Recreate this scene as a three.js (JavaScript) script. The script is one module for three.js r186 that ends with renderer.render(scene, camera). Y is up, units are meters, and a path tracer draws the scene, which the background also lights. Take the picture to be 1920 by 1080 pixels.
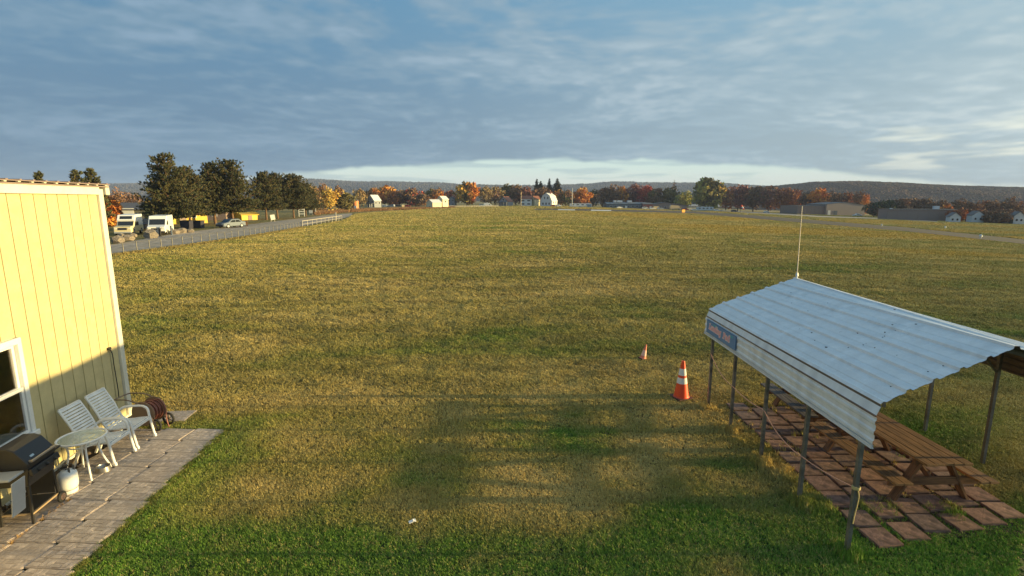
import * as THREE from 'three';
import { RoundedBoxGeometry } from 'three/addons/geometries/RoundedBoxGeometry.js';
import { mergeGeometries } from 'three/addons/utils/BufferGeometryUtils.js';

// ------------------------------------------------------------------ camera, sky, sun, exposure
const scene = new THREE.Scene();
const CAM_H = 4.7, PITCH = Math.atan(165 / 950);
const camera = new THREE.PerspectiveCamera(59.23, 16 / 9, 0.1, 9000);
camera.position.set(0, CAM_H, 0);
camera.rotation.x = -PITCH;
const renderer = new THREE.WebGLRenderer({ antialias: true });
renderer.setSize(1024, 576);
renderer.toneMapping = THREE.LinearToneMapping;
renderer.toneMappingExposure = 2.4;
renderer.shadowMap.enabled = true;

const R = Math.PI / 180;
const SUN_EL = 5.25 * R, SUN_AZ = 0.0 * R;          // the sun stands to the right (+x), just above the horizon
const SUN_DIR = new THREE.Vector3(Math.cos(SUN_EL) * Math.cos(SUN_AZ), Math.sin(SUN_EL), Math.cos(SUN_EL) * Math.sin(SUN_AZ));
const sun = new THREE.DirectionalLight(new THREE.Color().setRGB(1, 0.76, 0.32), 5);
sun.position.copy(SUN_DIR).multiplyScalar(300);
sun.castShadow = true;
sun.shadow.mapSize.set(2048, 2048);
Object.assign(sun.shadow.camera, { left: -150, right: 150, top: 150, bottom: -150, near: 1, far: 900 });
sun.shadow.radius = 1.0;
scene.add(sun); scene.add(sun.target);

// ------------------------------------------------------------------ random numbers and noise
function rng(seed) { let s = seed >>> 0; return () => { s = (s + 0x6d2b79f5) | 0; let t = Math.imul(s ^ (s >>> 15), 1 | s); t = (t + Math.imul(t ^ (t >>> 7), 61 | t)) ^ t; return ((t ^ (t >>> 14)) >>> 0) / 4294967296; }; }
const NP = new Float32Array(65536); { const r = rng(77); for (let i = 0; i < 65536; i++) NP[i] = r(); }
function noise(x, y) {
  const xi = Math.floor(x), yi = Math.floor(y); let fx = x - xi, fy = y - yi;
  fx = fx * fx * fx * (fx * (fx * 6 - 15) + 10); fy = fy * fy * fy * (fy * (fy * 6 - 15) + 10);
  const a = (xi & 255), b = ((xi + 1) & 255), c = (yi & 255) << 8, d = ((yi + 1) & 255) << 8;
  const p = NP[a | c], q = NP[b | c], r = NP[a | d], s = NP[b | d];
  return p + (q - p) * fx + (r - p) * fy + (p - q - r + s) * fx * fy;
}
function fbm(x, y, n) { let v = 0, a = 0.5, t = 0; for (let i = 0; i < n; i++) { v += a * noise(x, y); t += a; a *= 0.52; const nx = x * 1.62 - y * 1.19 + 17.3; y = x * 1.19 + y * 1.62 + 9.1; x = nx; } return v / t; }
const sst = (a, b, x) => { const t = Math.min(1, Math.max(0, (x - a) / (b - a))); return t * t * (3 - 2 * t); };
const lerp = (a, b, t) => a + (b - a) * t;
const mix3 = (a, b, t) => [lerp(a[0], b[0], t), lerp(a[1], b[1], t), lerp(a[2], b[2], t)];

// ------------------------------------------------------------------ sky: altocumulus deck with a clear strip under it
{
  const W = 4096, Hh = 2048, data = new Float32Array(W * Hh * 4), EX = 1.38 / 2.4;
  for (let j = 0; j < Hh; j++) {
    const el = ((j + 0.5) / Hh - 0.5) * Math.PI, sy = Math.sin(el), cy = Math.cos(el), eld = el / R;
    for (let i = 0; i < W; i++) {
      const o = (j * W + i) * 4; let c;
      if (eld < -0.6) { c = [0.13, 0.12, 0.06]; }
      else {
        const ph = ((i + 0.5) / W - 0.5) * 2 * Math.PI, dx = cy * Math.cos(ph), dz = cy * Math.sin(ph);
        let az = Math.atan2(dx, -dz) / R;                               // from the view direction, right positive
        const toSun = Math.cos((az - 90) * R) * 0.5 + 0.5;              // 1 at the sun's azimuth
        const s = sst(0.2, 0.95, toSun);
        const k = 1 / (Math.max(sy, 0) + 0.09), u = dx * k, w = dz * k;
        const wu = u + 0.5 * (noise(u * 0.9 + 3, w * 0.9) - 0.5), ww = w + 0.35 * (noise(u * 0.9 + 31, w * 0.9 + 8) - 0.5);
        const big = fbm(wu * 0.95 + 5, ww * 1.3 + 11, 3);
        const cell = fbm(wu * 7.4, ww * 8.2 + 4, 3);
        const fine = fbm(wu * 17, ww * 26, 3);
        const dens = (big - 0.5) * 0.75 + (cell - 0.5) * 0.66 + (fine - 0.5) * 0.12 + 0.49;
        const up = sst(4, 24, eld);
        const gap = mix3([0.080, 0.205, 0.335], [0.180, 0.335, 0.445], s);
        const grey = mix3([0.140, 0.238, 0.330], [0.31, 0.41, 0.46], s);
        const lo = mix3([0.108, 0.190, 0.280], [0.30, 0.38, 0.41], s);
        const hi = mix3([0.215, 0.315, 0.415], [0.44, 0.52, 0.54], s);
        c = mix3(mix3(lo, gap, up * 0.9 + 0.1), grey, sst(0.30, 0.70, dens));
        c = mix3(c, hi, sst(0.58, 0.95, dens) * 0.7);
        c = mix3(c, lo, 0.40 * (1 - sst(2, 16, eld)) * (1 - s));
        // sunlit undersides of the far cloud, stronger towards the sun
        const stre = fbm(az * 0.16 + 40, eld * 1.35 + 3, 4);
        const warm = sst(0.0, 1, Math.exp(-Math.pow((eld - 4.2) / 2.6, 2)) * sst(10, 48, az) * (1 - sst(130, 175, az)));
        c = mix3(c, [0.82, 0.82, 0.66], warm * sst(0.54, 0.82, stre) * 0.6);
        // clear strip beneath the deck's edge
        let edge = 4.35 - 0.0023 * (az - 5) * (az - 5);
        if (az > 5) edge = Math.max(edge, 1.2); else edge = Math.max(edge, -2);
        if (az > 150) edge = lerp(1.2, -2, (az - 150) / 30);
        edge += (fbm(az * 0.35, 2.2, 3) - 0.5) * 0.7;
        const strip = mix3([0.66, 0.71, 0.60], [0.50, 0.63, 0.58], sst(0, 4.5, eld));
        const wisp = fbm(az * 0.13 + 9, eld * 1.6, 3);
        const strip2 = mix3(strip, grey, sst(0.52, 0.7, wisp) * 0.4);
        c = mix3(strip2, c, sst(edge - 0.25, edge + 0.25, eld));
        // glow of the low sun
        const ca = dx * SUN_DIR.x + sy * SUN_DIR.y + dz * SUN_DIR.z, ang = Math.acos(Math.min(1, ca)) / R;
        const g = 2.6 * Math.exp(-Math.pow(ang / 9, 2)) + 0.75 * Math.exp(-Math.pow(ang / 28, 2));
        c = [c[0] + g, c[1] + g * 0.86, c[2] + g * 0.55];
      }
      data[o] = c[0] * EX; data[o + 1] = c[1] * EX; data[o + 2] = c[2] * EX; data[o + 3] = 1;
    }
  }
  const sky = new THREE.DataTexture(data, W, Hh, THREE.RGBAFormat, THREE.FloatType);
  sky.mapping = THREE.EquirectangularReflectionMapping;
  sky.magFilter = sky.minFilter = THREE.LinearFilter; sky.wrapS = THREE.RepeatWrapping;
  sky.needsUpdate = true;
  scene.background = sky; scene.environment = sky;
}
scene.fog = new THREE.FogExp2(new THREE.Color().setRGB(0.45, 0.58, 0.95), 0.00014);

// ------------------------------------------------------------------ helpers
const V = (x, y, d) => new THREE.Vector3(x, y, -d);                      // right, up, away from the camera (metres)
const T = (x, d) => { const t = (x - 25) / 6; return -0.03 * 6 * (t > 30 ? t : Math.log(1 + Math.exp(t))); };   // the field falls gently to the right
const F = 950, CP = Math.cos(PITCH), SP = Math.sin(PITCH);
function ray(px, py) { const a = (px - 960) / F, b = (540 - py) / F, n = CP + b * SP; return [a / n, (b * CP - SP) / n]; }
function gp(px, py) {                                                     // where a line of sight meets the terrain: [x, d]
  const [dx, dy] = ray(px, py); let lo = 1, hi = 1;
  const f = (t) => CAM_H + dy * t - T(dx * t, t);
  while (f(hi) > 0 && hi < 6000) { lo = hi; hi *= 1.02; }
  for (let i = 0; i < 40; i++) { const m = (lo + hi) / 2; if (f(m) > 0) lo = m; else hi = m; }
  return [dx * lo, lo];
}
const at = (px, d) => { const dx = (px - 960) / F / CP; return [dx * d, d]; };   // near the horizon line
const topH = (py, d, x) => CAM_H + ray(960, py)[1] * d;                   // world height of a picture row at a distance
const names = new Map();
function numbered(n) { const k = names.get(n) ?? 0; names.set(n, k + 1); return k ? n + '_' + String(k).padStart(3, '0') : n; }
function tag(o, label, category, group) { o.userData.label = label; o.userData.category = category; if (group) o.userData.group = group; return o; }
function thing(name, label, category, p, ry = 0, group) { const g = new THREE.Group(); g.name = numbered(name); scene.add(g); g.position.copy(p); g.rotation.y = ry; return tag(g, label, category, group); }
function struct(m) { m.userData.kind = 'structure'; return m; }
function mesh(name, geo, mat, parent = scene) { const m = new THREE.Mesh(geo, mat); m.name = parent === scene ? numbered(name) : name; m.castShadow = m.receiveShadow = true; parent.add(m); return m; }

const M4 = () => new THREE.Matrix4(), E = new THREE.Euler(), Q = new THREE.Quaternion(), ONE = new THREE.Vector3(1, 1, 1);
function planeUV(g, len) {                                               // uv in metres, u along the piece's longest side
  g.computeBoundingBox(); const s = g.boundingBox.getSize(new THREE.Vector3()).toArray(), p = g.attributes.position, n = g.attributes.normal, uv = new Float32Array(p.count * 2);
  const L = len ?? s.indexOf(Math.max(...s));
  for (let i = 0; i < p.count; i++) {
    const a = [p.getX(i), p.getY(i), p.getZ(i)], b = [Math.abs(n.getX(i)), Math.abs(n.getY(i)), Math.abs(n.getZ(i))], k = b.indexOf(Math.max(...b));
    let U = L, Vv; if (k === L) { U = (L + 1) % 3; Vv = (L + 2) % 3; } else Vv = 3 - k - L;
    uv[i * 2] = a[U]; uv[i * 2 + 1] = a[Vv];
  }
  g.setAttribute('uv', new THREE.BufferAttribute(uv, 2)); return g;
}
let uvShift = 0;
class MB {
  constructor() { this.g = []; }
  add(geo, matrix, keepUV) {
    let g = geo.index ? geo.toNonIndexed() : geo.clone();
    for (const k of Object.keys(g.attributes)) if (!['position', 'normal', 'uv'].includes(k)) g.deleteAttribute(k);
    if (!g.attributes.normal) g.computeVertexNormals();
    if (!keepUV || !g.attributes.uv) planeUV(g);
    if (!keepUV) { uvShift = (uvShift * 1.7 + 0.377) % 7; const u = g.attributes.uv.array; for (let i = 0; i < u.length; i++) u[i] += uvShift; }
    if (matrix) g.applyMatrix4(matrix);
    this.g.push(g); return this;
  }
  box(x, y, z, sx, sy, sz, o = {}) {
    const r = o.r ?? 0, g = r ? new RoundedBoxGeometry(sx, sy, sz, 1, r) : new THREE.BoxGeometry(sx, sy, sz);
    Q.setFromEuler(E.set(o.rx ?? 0, o.ry ?? 0, o.rz ?? 0, 'YXZ'));
    return this.add(g, M4().compose(new THREE.Vector3(x, y, z), Q, ONE));
  }
  bar(a, b, w, h, up = [0, 1, 0], r = 0) {                                // a squared bar from a to b
    const A = new THREE.Vector3(...a), B = new THREE.Vector3(...b), x = B.clone().sub(A), l = x.length(); x.normalize();
    const z = new THREE.Vector3().crossVectors(x, new THREE.Vector3(...up)); if (z.length() < 1e-3) z.crossVectors(x, new THREE.Vector3(1, 0, 0)); z.normalize();
    const y = new THREE.Vector3().crossVectors(z, x);
    const m = M4().makeBasis(x, y, z).setPosition(A.clone().add(B).multiplyScalar(0.5));
    return this.add(r ? new RoundedBoxGeometry(l, h, w, 1, r) : new THREE.BoxGeometry(l, h, w), m);
  }
  cyl(a, b, r1, r2 = r1, n = 10, open = false) {
    const A = new THREE.Vector3(...a), B = new THREE.Vector3(...b), y = B.clone().sub(A), l = y.length();
    Q.setFromUnitVectors(new THREE.Vector3(0, 1, 0), y.normalize());
    return this.add(new THREE.CylinderGeometry(r2, r1, l, n, 1, open), M4().compose(A.clone().add(B).multiplyScalar(0.5), Q, ONE));
  }
  tube(pts, r, n = 6, seg = 24, closed = false) { return this.add(new THREE.TubeGeometry(new THREE.CatmullRomCurve3(pts.map((p) => new THREE.Vector3(...p)), closed, 'centripetal'), seg, r, n, closed)); }
  lathe(pts, n = 20, x = 0, y = 0, z = 0, rx = 0, rz = 0) { Q.setFromEuler(E.set(rx, 0, rz)); return this.add(new THREE.LatheGeometry(pts.map((p) => new THREE.Vector2(...p)), n), M4().compose(new THREE.Vector3(x, y, z), Q, ONE)); }
  prism(pts, depth, m, bevel = 0) { const s = new THREE.Shape(pts.map((p) => new THREE.Vector2(...p))); return this.add(new THREE.ExtrudeGeometry(s, { depth, bevelEnabled: bevel > 0, bevelSize: bevel, bevelThickness: bevel, bevelSegments: 1 }), m); }
  geo() { return mergeGeometries(this.g); }
  build(name, mat, parent = scene) { return mesh(name, this.geo(), mat, parent); }
}
const mb = () => new MB();
const boxMesh = (name, mat, parent, ...a) => mb().box(...a).build(name, mat, parent);

// ------------------------------------------------------------------ materials
function tex(n, fn, srgb = true, rep = 1) {
  const d = new Uint8Array(n * n * 4);
  for (let j = 0; j < n; j++) for (let i = 0; i < n; i++) { const c = fn(i / n, j / n), o = (j * n + i) * 4; d[o] = c[0] * 255; d[o + 1] = c[1] * 255; d[o + 2] = c[2] * 255; d[o + 3] = 255; }
  const t = new THREE.DataTexture(d, n, n); t.wrapS = t.wrapT = THREE.RepeatWrapping; t.magFilter = THREE.LinearFilter; t.minFilter = THREE.LinearMipmapLinearFilter; t.generateMipmaps = true;
  t.repeat.set(rep, rep); if (srgb) t.colorSpace = THREE.SRGBColorSpace; t.needsUpdate = true; return t;
}
const cl = (v) => Math.min(1, Math.max(0, v));
// noise that wraps on the unit square: blend of shifted copies
const wrapN = (f) => (u, v) => { const a = f(u, v), b = f(u - 1, v), c = f(u, v - 1), d = f(u - 1, v - 1); return lerp(lerp(a, b, u), lerp(c, d, u), v); };
const nA = wrapN((u, v) => fbm(u * 9 + 50, v * 9 + 50, 5)), nB = wrapN((u, v) => fbm(u * 40 + 90, v * 40 + 20, 3)), nG = wrapN((u, v) => fbm(u * 6 + 70, v * 90 + 40, 4)), nG2 = wrapN((u, v) => fbm(u * 3 + 20, v * 26 + 10, 3));
const grey = (v) => { const c = cl(v); return [c, c, c]; };
const TX = {
  mottle: tex(512, (u, v) => grey(0.80 + (nA(u, v) - 0.5) * 0.55 + (nB(u, v) - 0.5) * 0.25)),
  faint: tex(256, (u, v) => grey(0.93 + (nA(u, v) - 0.5) * 0.16 + (nB(u, v) - 0.5) * 0.06), true, 0.7),
  grain: tex(512, (u, v) => grey(0.78 + (nG(u, v) - 0.5) * 0.75 + (nG2(u, v) - 0.5) * 0.45), true, 1.2),
  rough: tex(256, (u, v) => grey(0.55 + (nA(u, v) - 0.5) * 0.6), false, 1.5),
  bump: tex(256, (u, v) => grey(nA(u, v) * 0.6 + nB(u, v) * 0.4), false, 2),
};
function mat(rgb, o = {}) { const m = new THREE.MeshStandardMaterial({ roughness: 0.8, side: THREE.DoubleSide, ...o }); m.color.setRGB(...rgb); return m; }
const MT = {
  siding: mat([0.62, 0.53, 0.285], { roughness: 0.55, map: TX.faint }),
  sidingTrim: mat([0.74, 0.72, 0.62], { roughness: 0.5, map: TX.faint }),
  roofRed: mat([0.24, 0.18, 0.16], { roughness: 0.5 }),
  inner: mat([0.10, 0.085, 0.07]),
  white: mat([0.82, 0.82, 0.81], { roughness: 0.45, map: TX.faint }),
  whiteMetal: mat([0.78, 0.79, 0.80], { roughness: 0.38, map: TX.faint }),
  glass: new THREE.MeshPhysicalMaterial({ color: 0xffffff, transmission: 1, thickness: 0, roughness: 0.03, ior: 1.5, side: THREE.DoubleSide }),
  darkGlass: mat([0.02, 0.024, 0.03], { roughness: 0.08 }),
  black: mat([0.018, 0.017, 0.018], { roughness: 0.42 }),
  iron: mat([0.03, 0.028, 0.027], { roughness: 0.55, metalness: 0.3 }),
  chrome: mat([0.55, 0.53, 0.5], { roughness: 0.28, metalness: 1 }),
  galv: mat([0.30, 0.285, 0.255], { roughness: 0.5, metalness: 0.45, map: TX.mottle }),
  shelfGrey: mat([0.42, 0.44, 0.46], { roughness: 0.45, map: TX.faint }),
  rubber: mat([0.02, 0.019, 0.018], { roughness: 0.85 }),
  tan: mat([0.30, 0.21, 0.12], { roughness: 0.7 }),
  hose: mat([0.22, 0.08, 0.06], { roughness: 0.5 }),
  slab: [0, 1, 2].map((k) => mat([[0.68, 0.55, 0.46], [0.64, 0.52, 0.44], [0.70, 0.575, 0.485]][k], { roughness: 0.92, map: TX.mottle, bumpMap: TX.bump, bumpScale: 0.004 })),
  paver: [0, 1, 2, 3].map((k) => mat([[0.40, 0.21, 0.155], [0.36, 0.20, 0.15], [0.43, 0.235, 0.175], [0.36, 0.22, 0.175]][k], { roughness: 0.95, map: TX.mottle, bumpMap: TX.bump, bumpScale: 0.006 })),
  soil: mat([0.07, 0.05, 0.035], { roughness: 1, map: TX.mottle, bumpMap: TX.bump, bumpScale: 0.03 }),
  wood: mat([0.44, 0.225, 0.09], { roughness: 0.75, map: TX.grain }),
  woodDark: mat([0.30, 0.14, 0.06], { roughness: 0.8, map: TX.grain }),
  woodGrey: mat([0.22, 0.185, 0.175], { roughness: 0.8, map: TX.grain }),
  roofMetal: mat([0.84, 0.87, 0.89], { roughness: 0.5, metalness: 0.0, map: TX.faint }),
  orange: mat([0.80, 0.075, 0.02], { roughness: 0.45 }),
  collar: mat([0.74, 0.73, 0.72], { roughness: 0.35 }),
  ropeY: mat([0.55, 0.43, 0.18]), ropePink: mat([0.58, 0.32, 0.24]),
  road: mat([0.68, 0.53, 0.385], { roughness: 0.95, map: TX.mottle }),
  tarmac: mat([0.04, 0.031, 0.028], { roughness: 0.95, map: TX.mottle }),
  paintW: mat([0.75, 0.73, 0.68], { roughness: 0.8 }),
  railW: mat([0.50, 0.45, 0.38], { roughness: 0.7 }),
  stone: mat([0.36, 0.30, 0.24], { roughness: 0.95, map: TX.mottle, bumpMap: TX.bump, bumpScale: 0.05 }),
  bark: mat([0.12, 0.082, 0.06], { roughness: 1, map: TX.grain }),
  pineBark: mat([0.26, 0.155, 0.095], { roughness: 1, map: TX.grain }),
  barkGrey: mat([0.16, 0.13, 0.11], { roughness: 1, map: TX.grain }),
  yellow: mat([0.72, 0.50, 0.06], { roughness: 0.6, map: TX.faint }),
  barn: mat([0.17, 0.165, 0.125], { roughness: 0.7, map: TX.faint }),
  roofGrey: mat([0.19, 0.18, 0.19], { roughness: 0.7, map: TX.mottle }),
  roofPale: mat([0.62, 0.62, 0.63], { roughness: 0.5 }),
  roofRust: mat([0.25, 0.10, 0.06], { roughness: 0.8 }),
  houseGrey: mat([0.24, 0.26, 0.29], { roughness: 0.8 }),
  houseWhite: mat([0.66, 0.66, 0.67], { roughness: 0.7 }),
  cream: mat([0.72, 0.64, 0.42], { roughness: 0.7 }),
  brickRed: mat([0.27, 0.09, 0.07], { roughness: 0.9 }),
  slate: mat([0.10, 0.125, 0.155], { roughness: 0.7 }),
  hangarA: mat([0.30, 0.22, 0.19], { roughness: 0.7, map: TX.faint }), hangarB: mat([0.42, 0.33, 0.28], { roughness: 0.7, map: TX.faint }),
  silo: mat([0.62, 0.22, 0.08], { roughness: 0.6 }),
  carWhite: mat([0.78, 0.78, 0.76], { roughness: 0.28 }), carSilver: mat([0.42, 0.44, 0.47], { roughness: 0.3, metalness: 0.4 }), carDark: mat([0.035, 0.035, 0.045], { roughness: 0.3 }), carRed: mat([0.30, 0.035, 0.03], { roughness: 0.3 }), carTan: mat([0.55, 0.42, 0.24], { roughness: 0.4 }), carBlue: mat([0.20, 0.30, 0.42], { roughness: 0.4 }),
  lampClear: mat([0.7, 0.7, 0.68], { roughness: 0.2 }),
};

// ------------------------------------------------------------------ ground
const wallO = [-8.50, 10.60], wallE = [0.178, -0.984], wallN = [0.984, 0.178];
const onWall = (u, o) => [wallO[0] + wallE[0] * u + wallN[0] * o, wallO[1] + wallE[1] * u + wallN[1] * o];
const wallUO = (x, d) => { const a = x - wallO[0], b = d - wallO[1]; return [a * wallE[0] + b * wallE[1], a * wallN[0] + b * wallN[1]]; };
const patioX = (d, c) => [-5.92, -6.565, -7.19, -7.82][c] + (9.83 - d) * 0.078;
const inPatio = (x, d) => d < 9.86 && d > 3 && x < patioX(d, 0) + 0.01 && x > -9;
// [colour] of the turf at a place: dry straw, olive and green patches
function turf(x, d) {
  const r = Math.hypot(x, d);
  const a = fbm(x * 0.23 + 7, d * 0.38 + 3, 4), b = fbm(x * 0.05 + 20, d * 0.11, 4), c = fbm(x * 0.8 + 3, d * 1.3 + 50, 3), st = fbm(x * 0.035 + 11, d * 0.5 + 70, 3);
  const far = sst(18, 75, r);
  let dry = 0.42 + (a - 0.5) * 1.8 + (b - 0.5) * 1.1 + (c - 0.5) * 1.0 + (st - 0.5) * 0.35 + far * 0.20 + sst(11, 17, r) * 0.10;
  dry -= 0.40 * sst(2.2, 0.3, Math.max(0, x - patioX(Math.min(9.8, d), 0))) * (d < 10.6 ? 1 : 0);   // greener beside the patio
  dry -= 0.62 * sst(7.4, 5.6, d - 0.1 * x) * sst(3.0, 5.2, x);                                         // turf coloured greener to paint in the shade by the shelter's near end
  dry += 0.06 * sst(6.9, 5.6, d) * sst(4.0, 2.4, x) * sst(-4.4, -3.0, x);
  const wob = (c - 0.5) * 1.6; dry -= 0.34 * sst(1.15, 0.35, Math.hypot((x - 1.1) / 1.9, (d - 9.1) / 1.0) + wob * 0.5) + 0.34 * sst(1.2, 0.3, Math.hypot((x - 2.5) / 1.5, (d - 7.1) / 1.3) + wob * 0.5) + 0.2 * sst(1.3, 0.3, Math.hypot((x + 3.9) / 1.3, (d - 6.6) / 1.6) + wob * 0.5);
  dry += 0.22 * sst(0.8, -0.6, Math.max(Math.abs(x + 1.6) - 2.4, Math.abs(d - 11.3) - 0.7));
  dry += 0.45 * sst(1.6, 0.5, Math.hypot((x - 5.0) / 1.0, (d - 11.2) / 1.3));
  dry -= 0.27 * sst(11.0, 8.6, d) * (x < 4.4 ? 1 : 0.4);
  const sk = fbm(x * 0.55 + 13 + d * 0.12, d * 1.9 + 31, 4);
  dry = lerp(dry, 0.56 + (st - 0.5) * 0.5 + (a - 0.5) * 0.5, sst(9.5, 14, r) * 0.72);
  dry = cl(dry);
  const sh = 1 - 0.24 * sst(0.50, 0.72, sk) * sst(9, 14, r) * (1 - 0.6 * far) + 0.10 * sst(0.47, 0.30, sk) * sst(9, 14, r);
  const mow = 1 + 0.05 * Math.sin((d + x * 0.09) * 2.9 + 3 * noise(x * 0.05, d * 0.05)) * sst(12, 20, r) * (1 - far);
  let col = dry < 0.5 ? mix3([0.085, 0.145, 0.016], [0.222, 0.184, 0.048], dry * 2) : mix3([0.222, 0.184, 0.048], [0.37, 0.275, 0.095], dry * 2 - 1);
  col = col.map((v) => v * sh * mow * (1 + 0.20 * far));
  const greenMix = sst(7.0, 5.2, d - 0.1 * x) * sst(3.4, 5.6, x) + 0.5 * sst(1.6, 0.2, Math.max(0, x - patioX(Math.min(9.8, d), 0))) * sst(11, 9.5, d);  // bright green mixed in; by the shelter it stands for shade
  if (greenMix > 0) return mix3(col, [0.105, 0.21, 0.02], cl(greenMix) * (0.45 + 0.5 * c));
  const og = far * sst(0.5, 0.62, fbm(x * 0.02 + 3, d * 0.06 + 9, 3)) * sst(10, 40, x);
  return mix3(col, [0.42, 0.27, 0.045], og * 0.6);
}
{
  const rs = [0.6]; while (rs[rs.length - 1] < 7000) rs.push(rs[rs.length - 1] * 1.028);
  const as = []; for (let a = -180; a < 180;) { as.push(a); a += Math.abs(a + 0.1) < 58 ? 0.32 : 4; }
  const n = as.length, pos = [], col = [], uv = [], idx = [];
  for (const r of rs) for (const a of as) {
    const x = r * Math.sin(a * R), d = r * Math.cos(a * R); let y = T(x, d);
    const rd = Math.hypot(x, d) < 40 ? (fbm(x * 0.35, d * 0.35, 3) - 0.5) * 0.06 * sst(9, 16, r) : (fbm(x * 0.06, d * 0.06, 3) - 0.5) * 0.10;
    y += x > 4 && d < 12 ? 0 : rd * (x < -30 || x > 30 ? 0 : 1);
    pos.push(x, y, -d); uv.push(x, d);
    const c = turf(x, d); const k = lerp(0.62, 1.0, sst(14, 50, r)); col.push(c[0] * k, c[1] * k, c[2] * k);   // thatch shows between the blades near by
  }
  for (let i = 0; i < rs.length - 1; i++) for (let j = 0; j < n; j++) { const j2 = (j + 1) % n, a = i * n + j, b = i * n + j2, c = a + n, e = b + n; idx.push(a, b, e, a, e, c); }
  const c0 = pos.length / 3; pos.push(0, 0, 0); uv.push(0, 0); col.push(0.1, 0.09, 0.03); for (let j = 0; j < n; j++) idx.push(c0, (j + 1) % n, j);
  const g = new THREE.BufferGeometry();
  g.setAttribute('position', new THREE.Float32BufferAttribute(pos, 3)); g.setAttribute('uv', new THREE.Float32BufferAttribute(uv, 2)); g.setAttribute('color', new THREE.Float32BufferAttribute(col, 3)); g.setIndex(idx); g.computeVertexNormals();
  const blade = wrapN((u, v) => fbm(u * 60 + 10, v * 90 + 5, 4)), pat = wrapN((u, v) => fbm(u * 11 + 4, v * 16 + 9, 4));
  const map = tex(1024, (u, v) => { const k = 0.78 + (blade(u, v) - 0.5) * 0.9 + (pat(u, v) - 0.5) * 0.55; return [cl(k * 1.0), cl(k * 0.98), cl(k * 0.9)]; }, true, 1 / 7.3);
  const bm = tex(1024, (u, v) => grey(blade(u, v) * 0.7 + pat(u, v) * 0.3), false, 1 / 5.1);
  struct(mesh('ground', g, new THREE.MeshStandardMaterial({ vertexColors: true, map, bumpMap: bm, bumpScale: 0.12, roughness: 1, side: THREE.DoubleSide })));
}
// ribbons laid on the terrain: road, runway, aprons
function ribbon(name, L, Rr, m, lift) {                                    // L and R: matching lists of [x, d]
  const pos = [], uv = [], idx = []; let k = 0; const S = 14, C = 6;
  for (let i = 0; i < L.length - 1; i++) for (let s = 0; s <= S; s++) {
    if (s === S && i < L.length - 2) continue;
    const t = s / S;
    for (let c = 0; c <= C; c++) { const q = c / C, x = lerp(lerp(L[i][0], L[i + 1][0], t), lerp(Rr[i][0], Rr[i + 1][0], t), q), d = lerp(lerp(L[i][1], L[i + 1][1], t), lerp(Rr[i][1], Rr[i + 1][1], t), q); pos.push(x, T(x, d) + lift, -d); uv.push(x * 0.2, d * 0.2); }
    if (k > 0) for (let c = 0; c < C; c++) { const a = (k - 1) * (C + 1) + c, b = k * (C + 1) + c; idx.push(a, a + 1, b + 1, a, b + 1, b); }
    k++;
  }
  const g = new THREE.BufferGeometry(); g.setAttribute('position', new THREE.Float32BufferAttribute(pos, 3)); g.setAttribute('uv', new THREE.Float32BufferAttribute(uv, 2)); g.setIndex(idx); g.computeVertexNormals();
  const ny = g.attributes.normal.getY(0); if (ny < 0) { idx.reverse(); g.setIndex(idx); g.computeVertexNormals(); }
  return struct(mesh(name, g, m));
}
const gps = (l) => l.map((p) => gp(p[0], p[1]));
{
  const far = gps([[60, 480], [150, 468], [215, 458], [330, 438], [440, 424.5], [540, 412], [620, 403], [660, 400]]), near = gps([[60, 510], [150, 490], [228, 474.5], [330, 461], [440, 446.5], [540, 430], [620, 413], [660, 406]]);
  ribbon('road', far, near, MT.road, 0.02);
  ribbon('runway', gps([[1000, 391.6], [1100, 392.2], [1300, 396.2], [1450, 407], [1700, 427], [1915, 449], [2050, 466]]), gps([[1000, 393.6], [1100, 395.4], [1300, 400.4], [1450, 413], [1700, 434], [1915, 457.5], [2050, 477]]), MT.tarmac, 0.05);
  ribbon('taxiway', gps([[1290, 391], [1440, 399], [1540, 405], [1660, 409], [1760, 415]]), gps([[1290, 392.4], [1440, 401.6], [1540, 407.6], [1660, 411], [1760, 416.6]]), MT.road, 0.05);
  for (const [a, b, y0, y1, k] of [[1046, 1078, 393.4, 394.6, 0], [1108, 1146, 394.3, 395.6, 1]]) {
    const m = ribbon('runway_marking', gps([[a, y0 - 0.6], [b, y0 - 0.1]]), gps([[a, y1 - 0.4], [b, y1 + 0.1]]), MT.paintW, 0.09); m.userData.kind = 'structure';
  }
}

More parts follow.
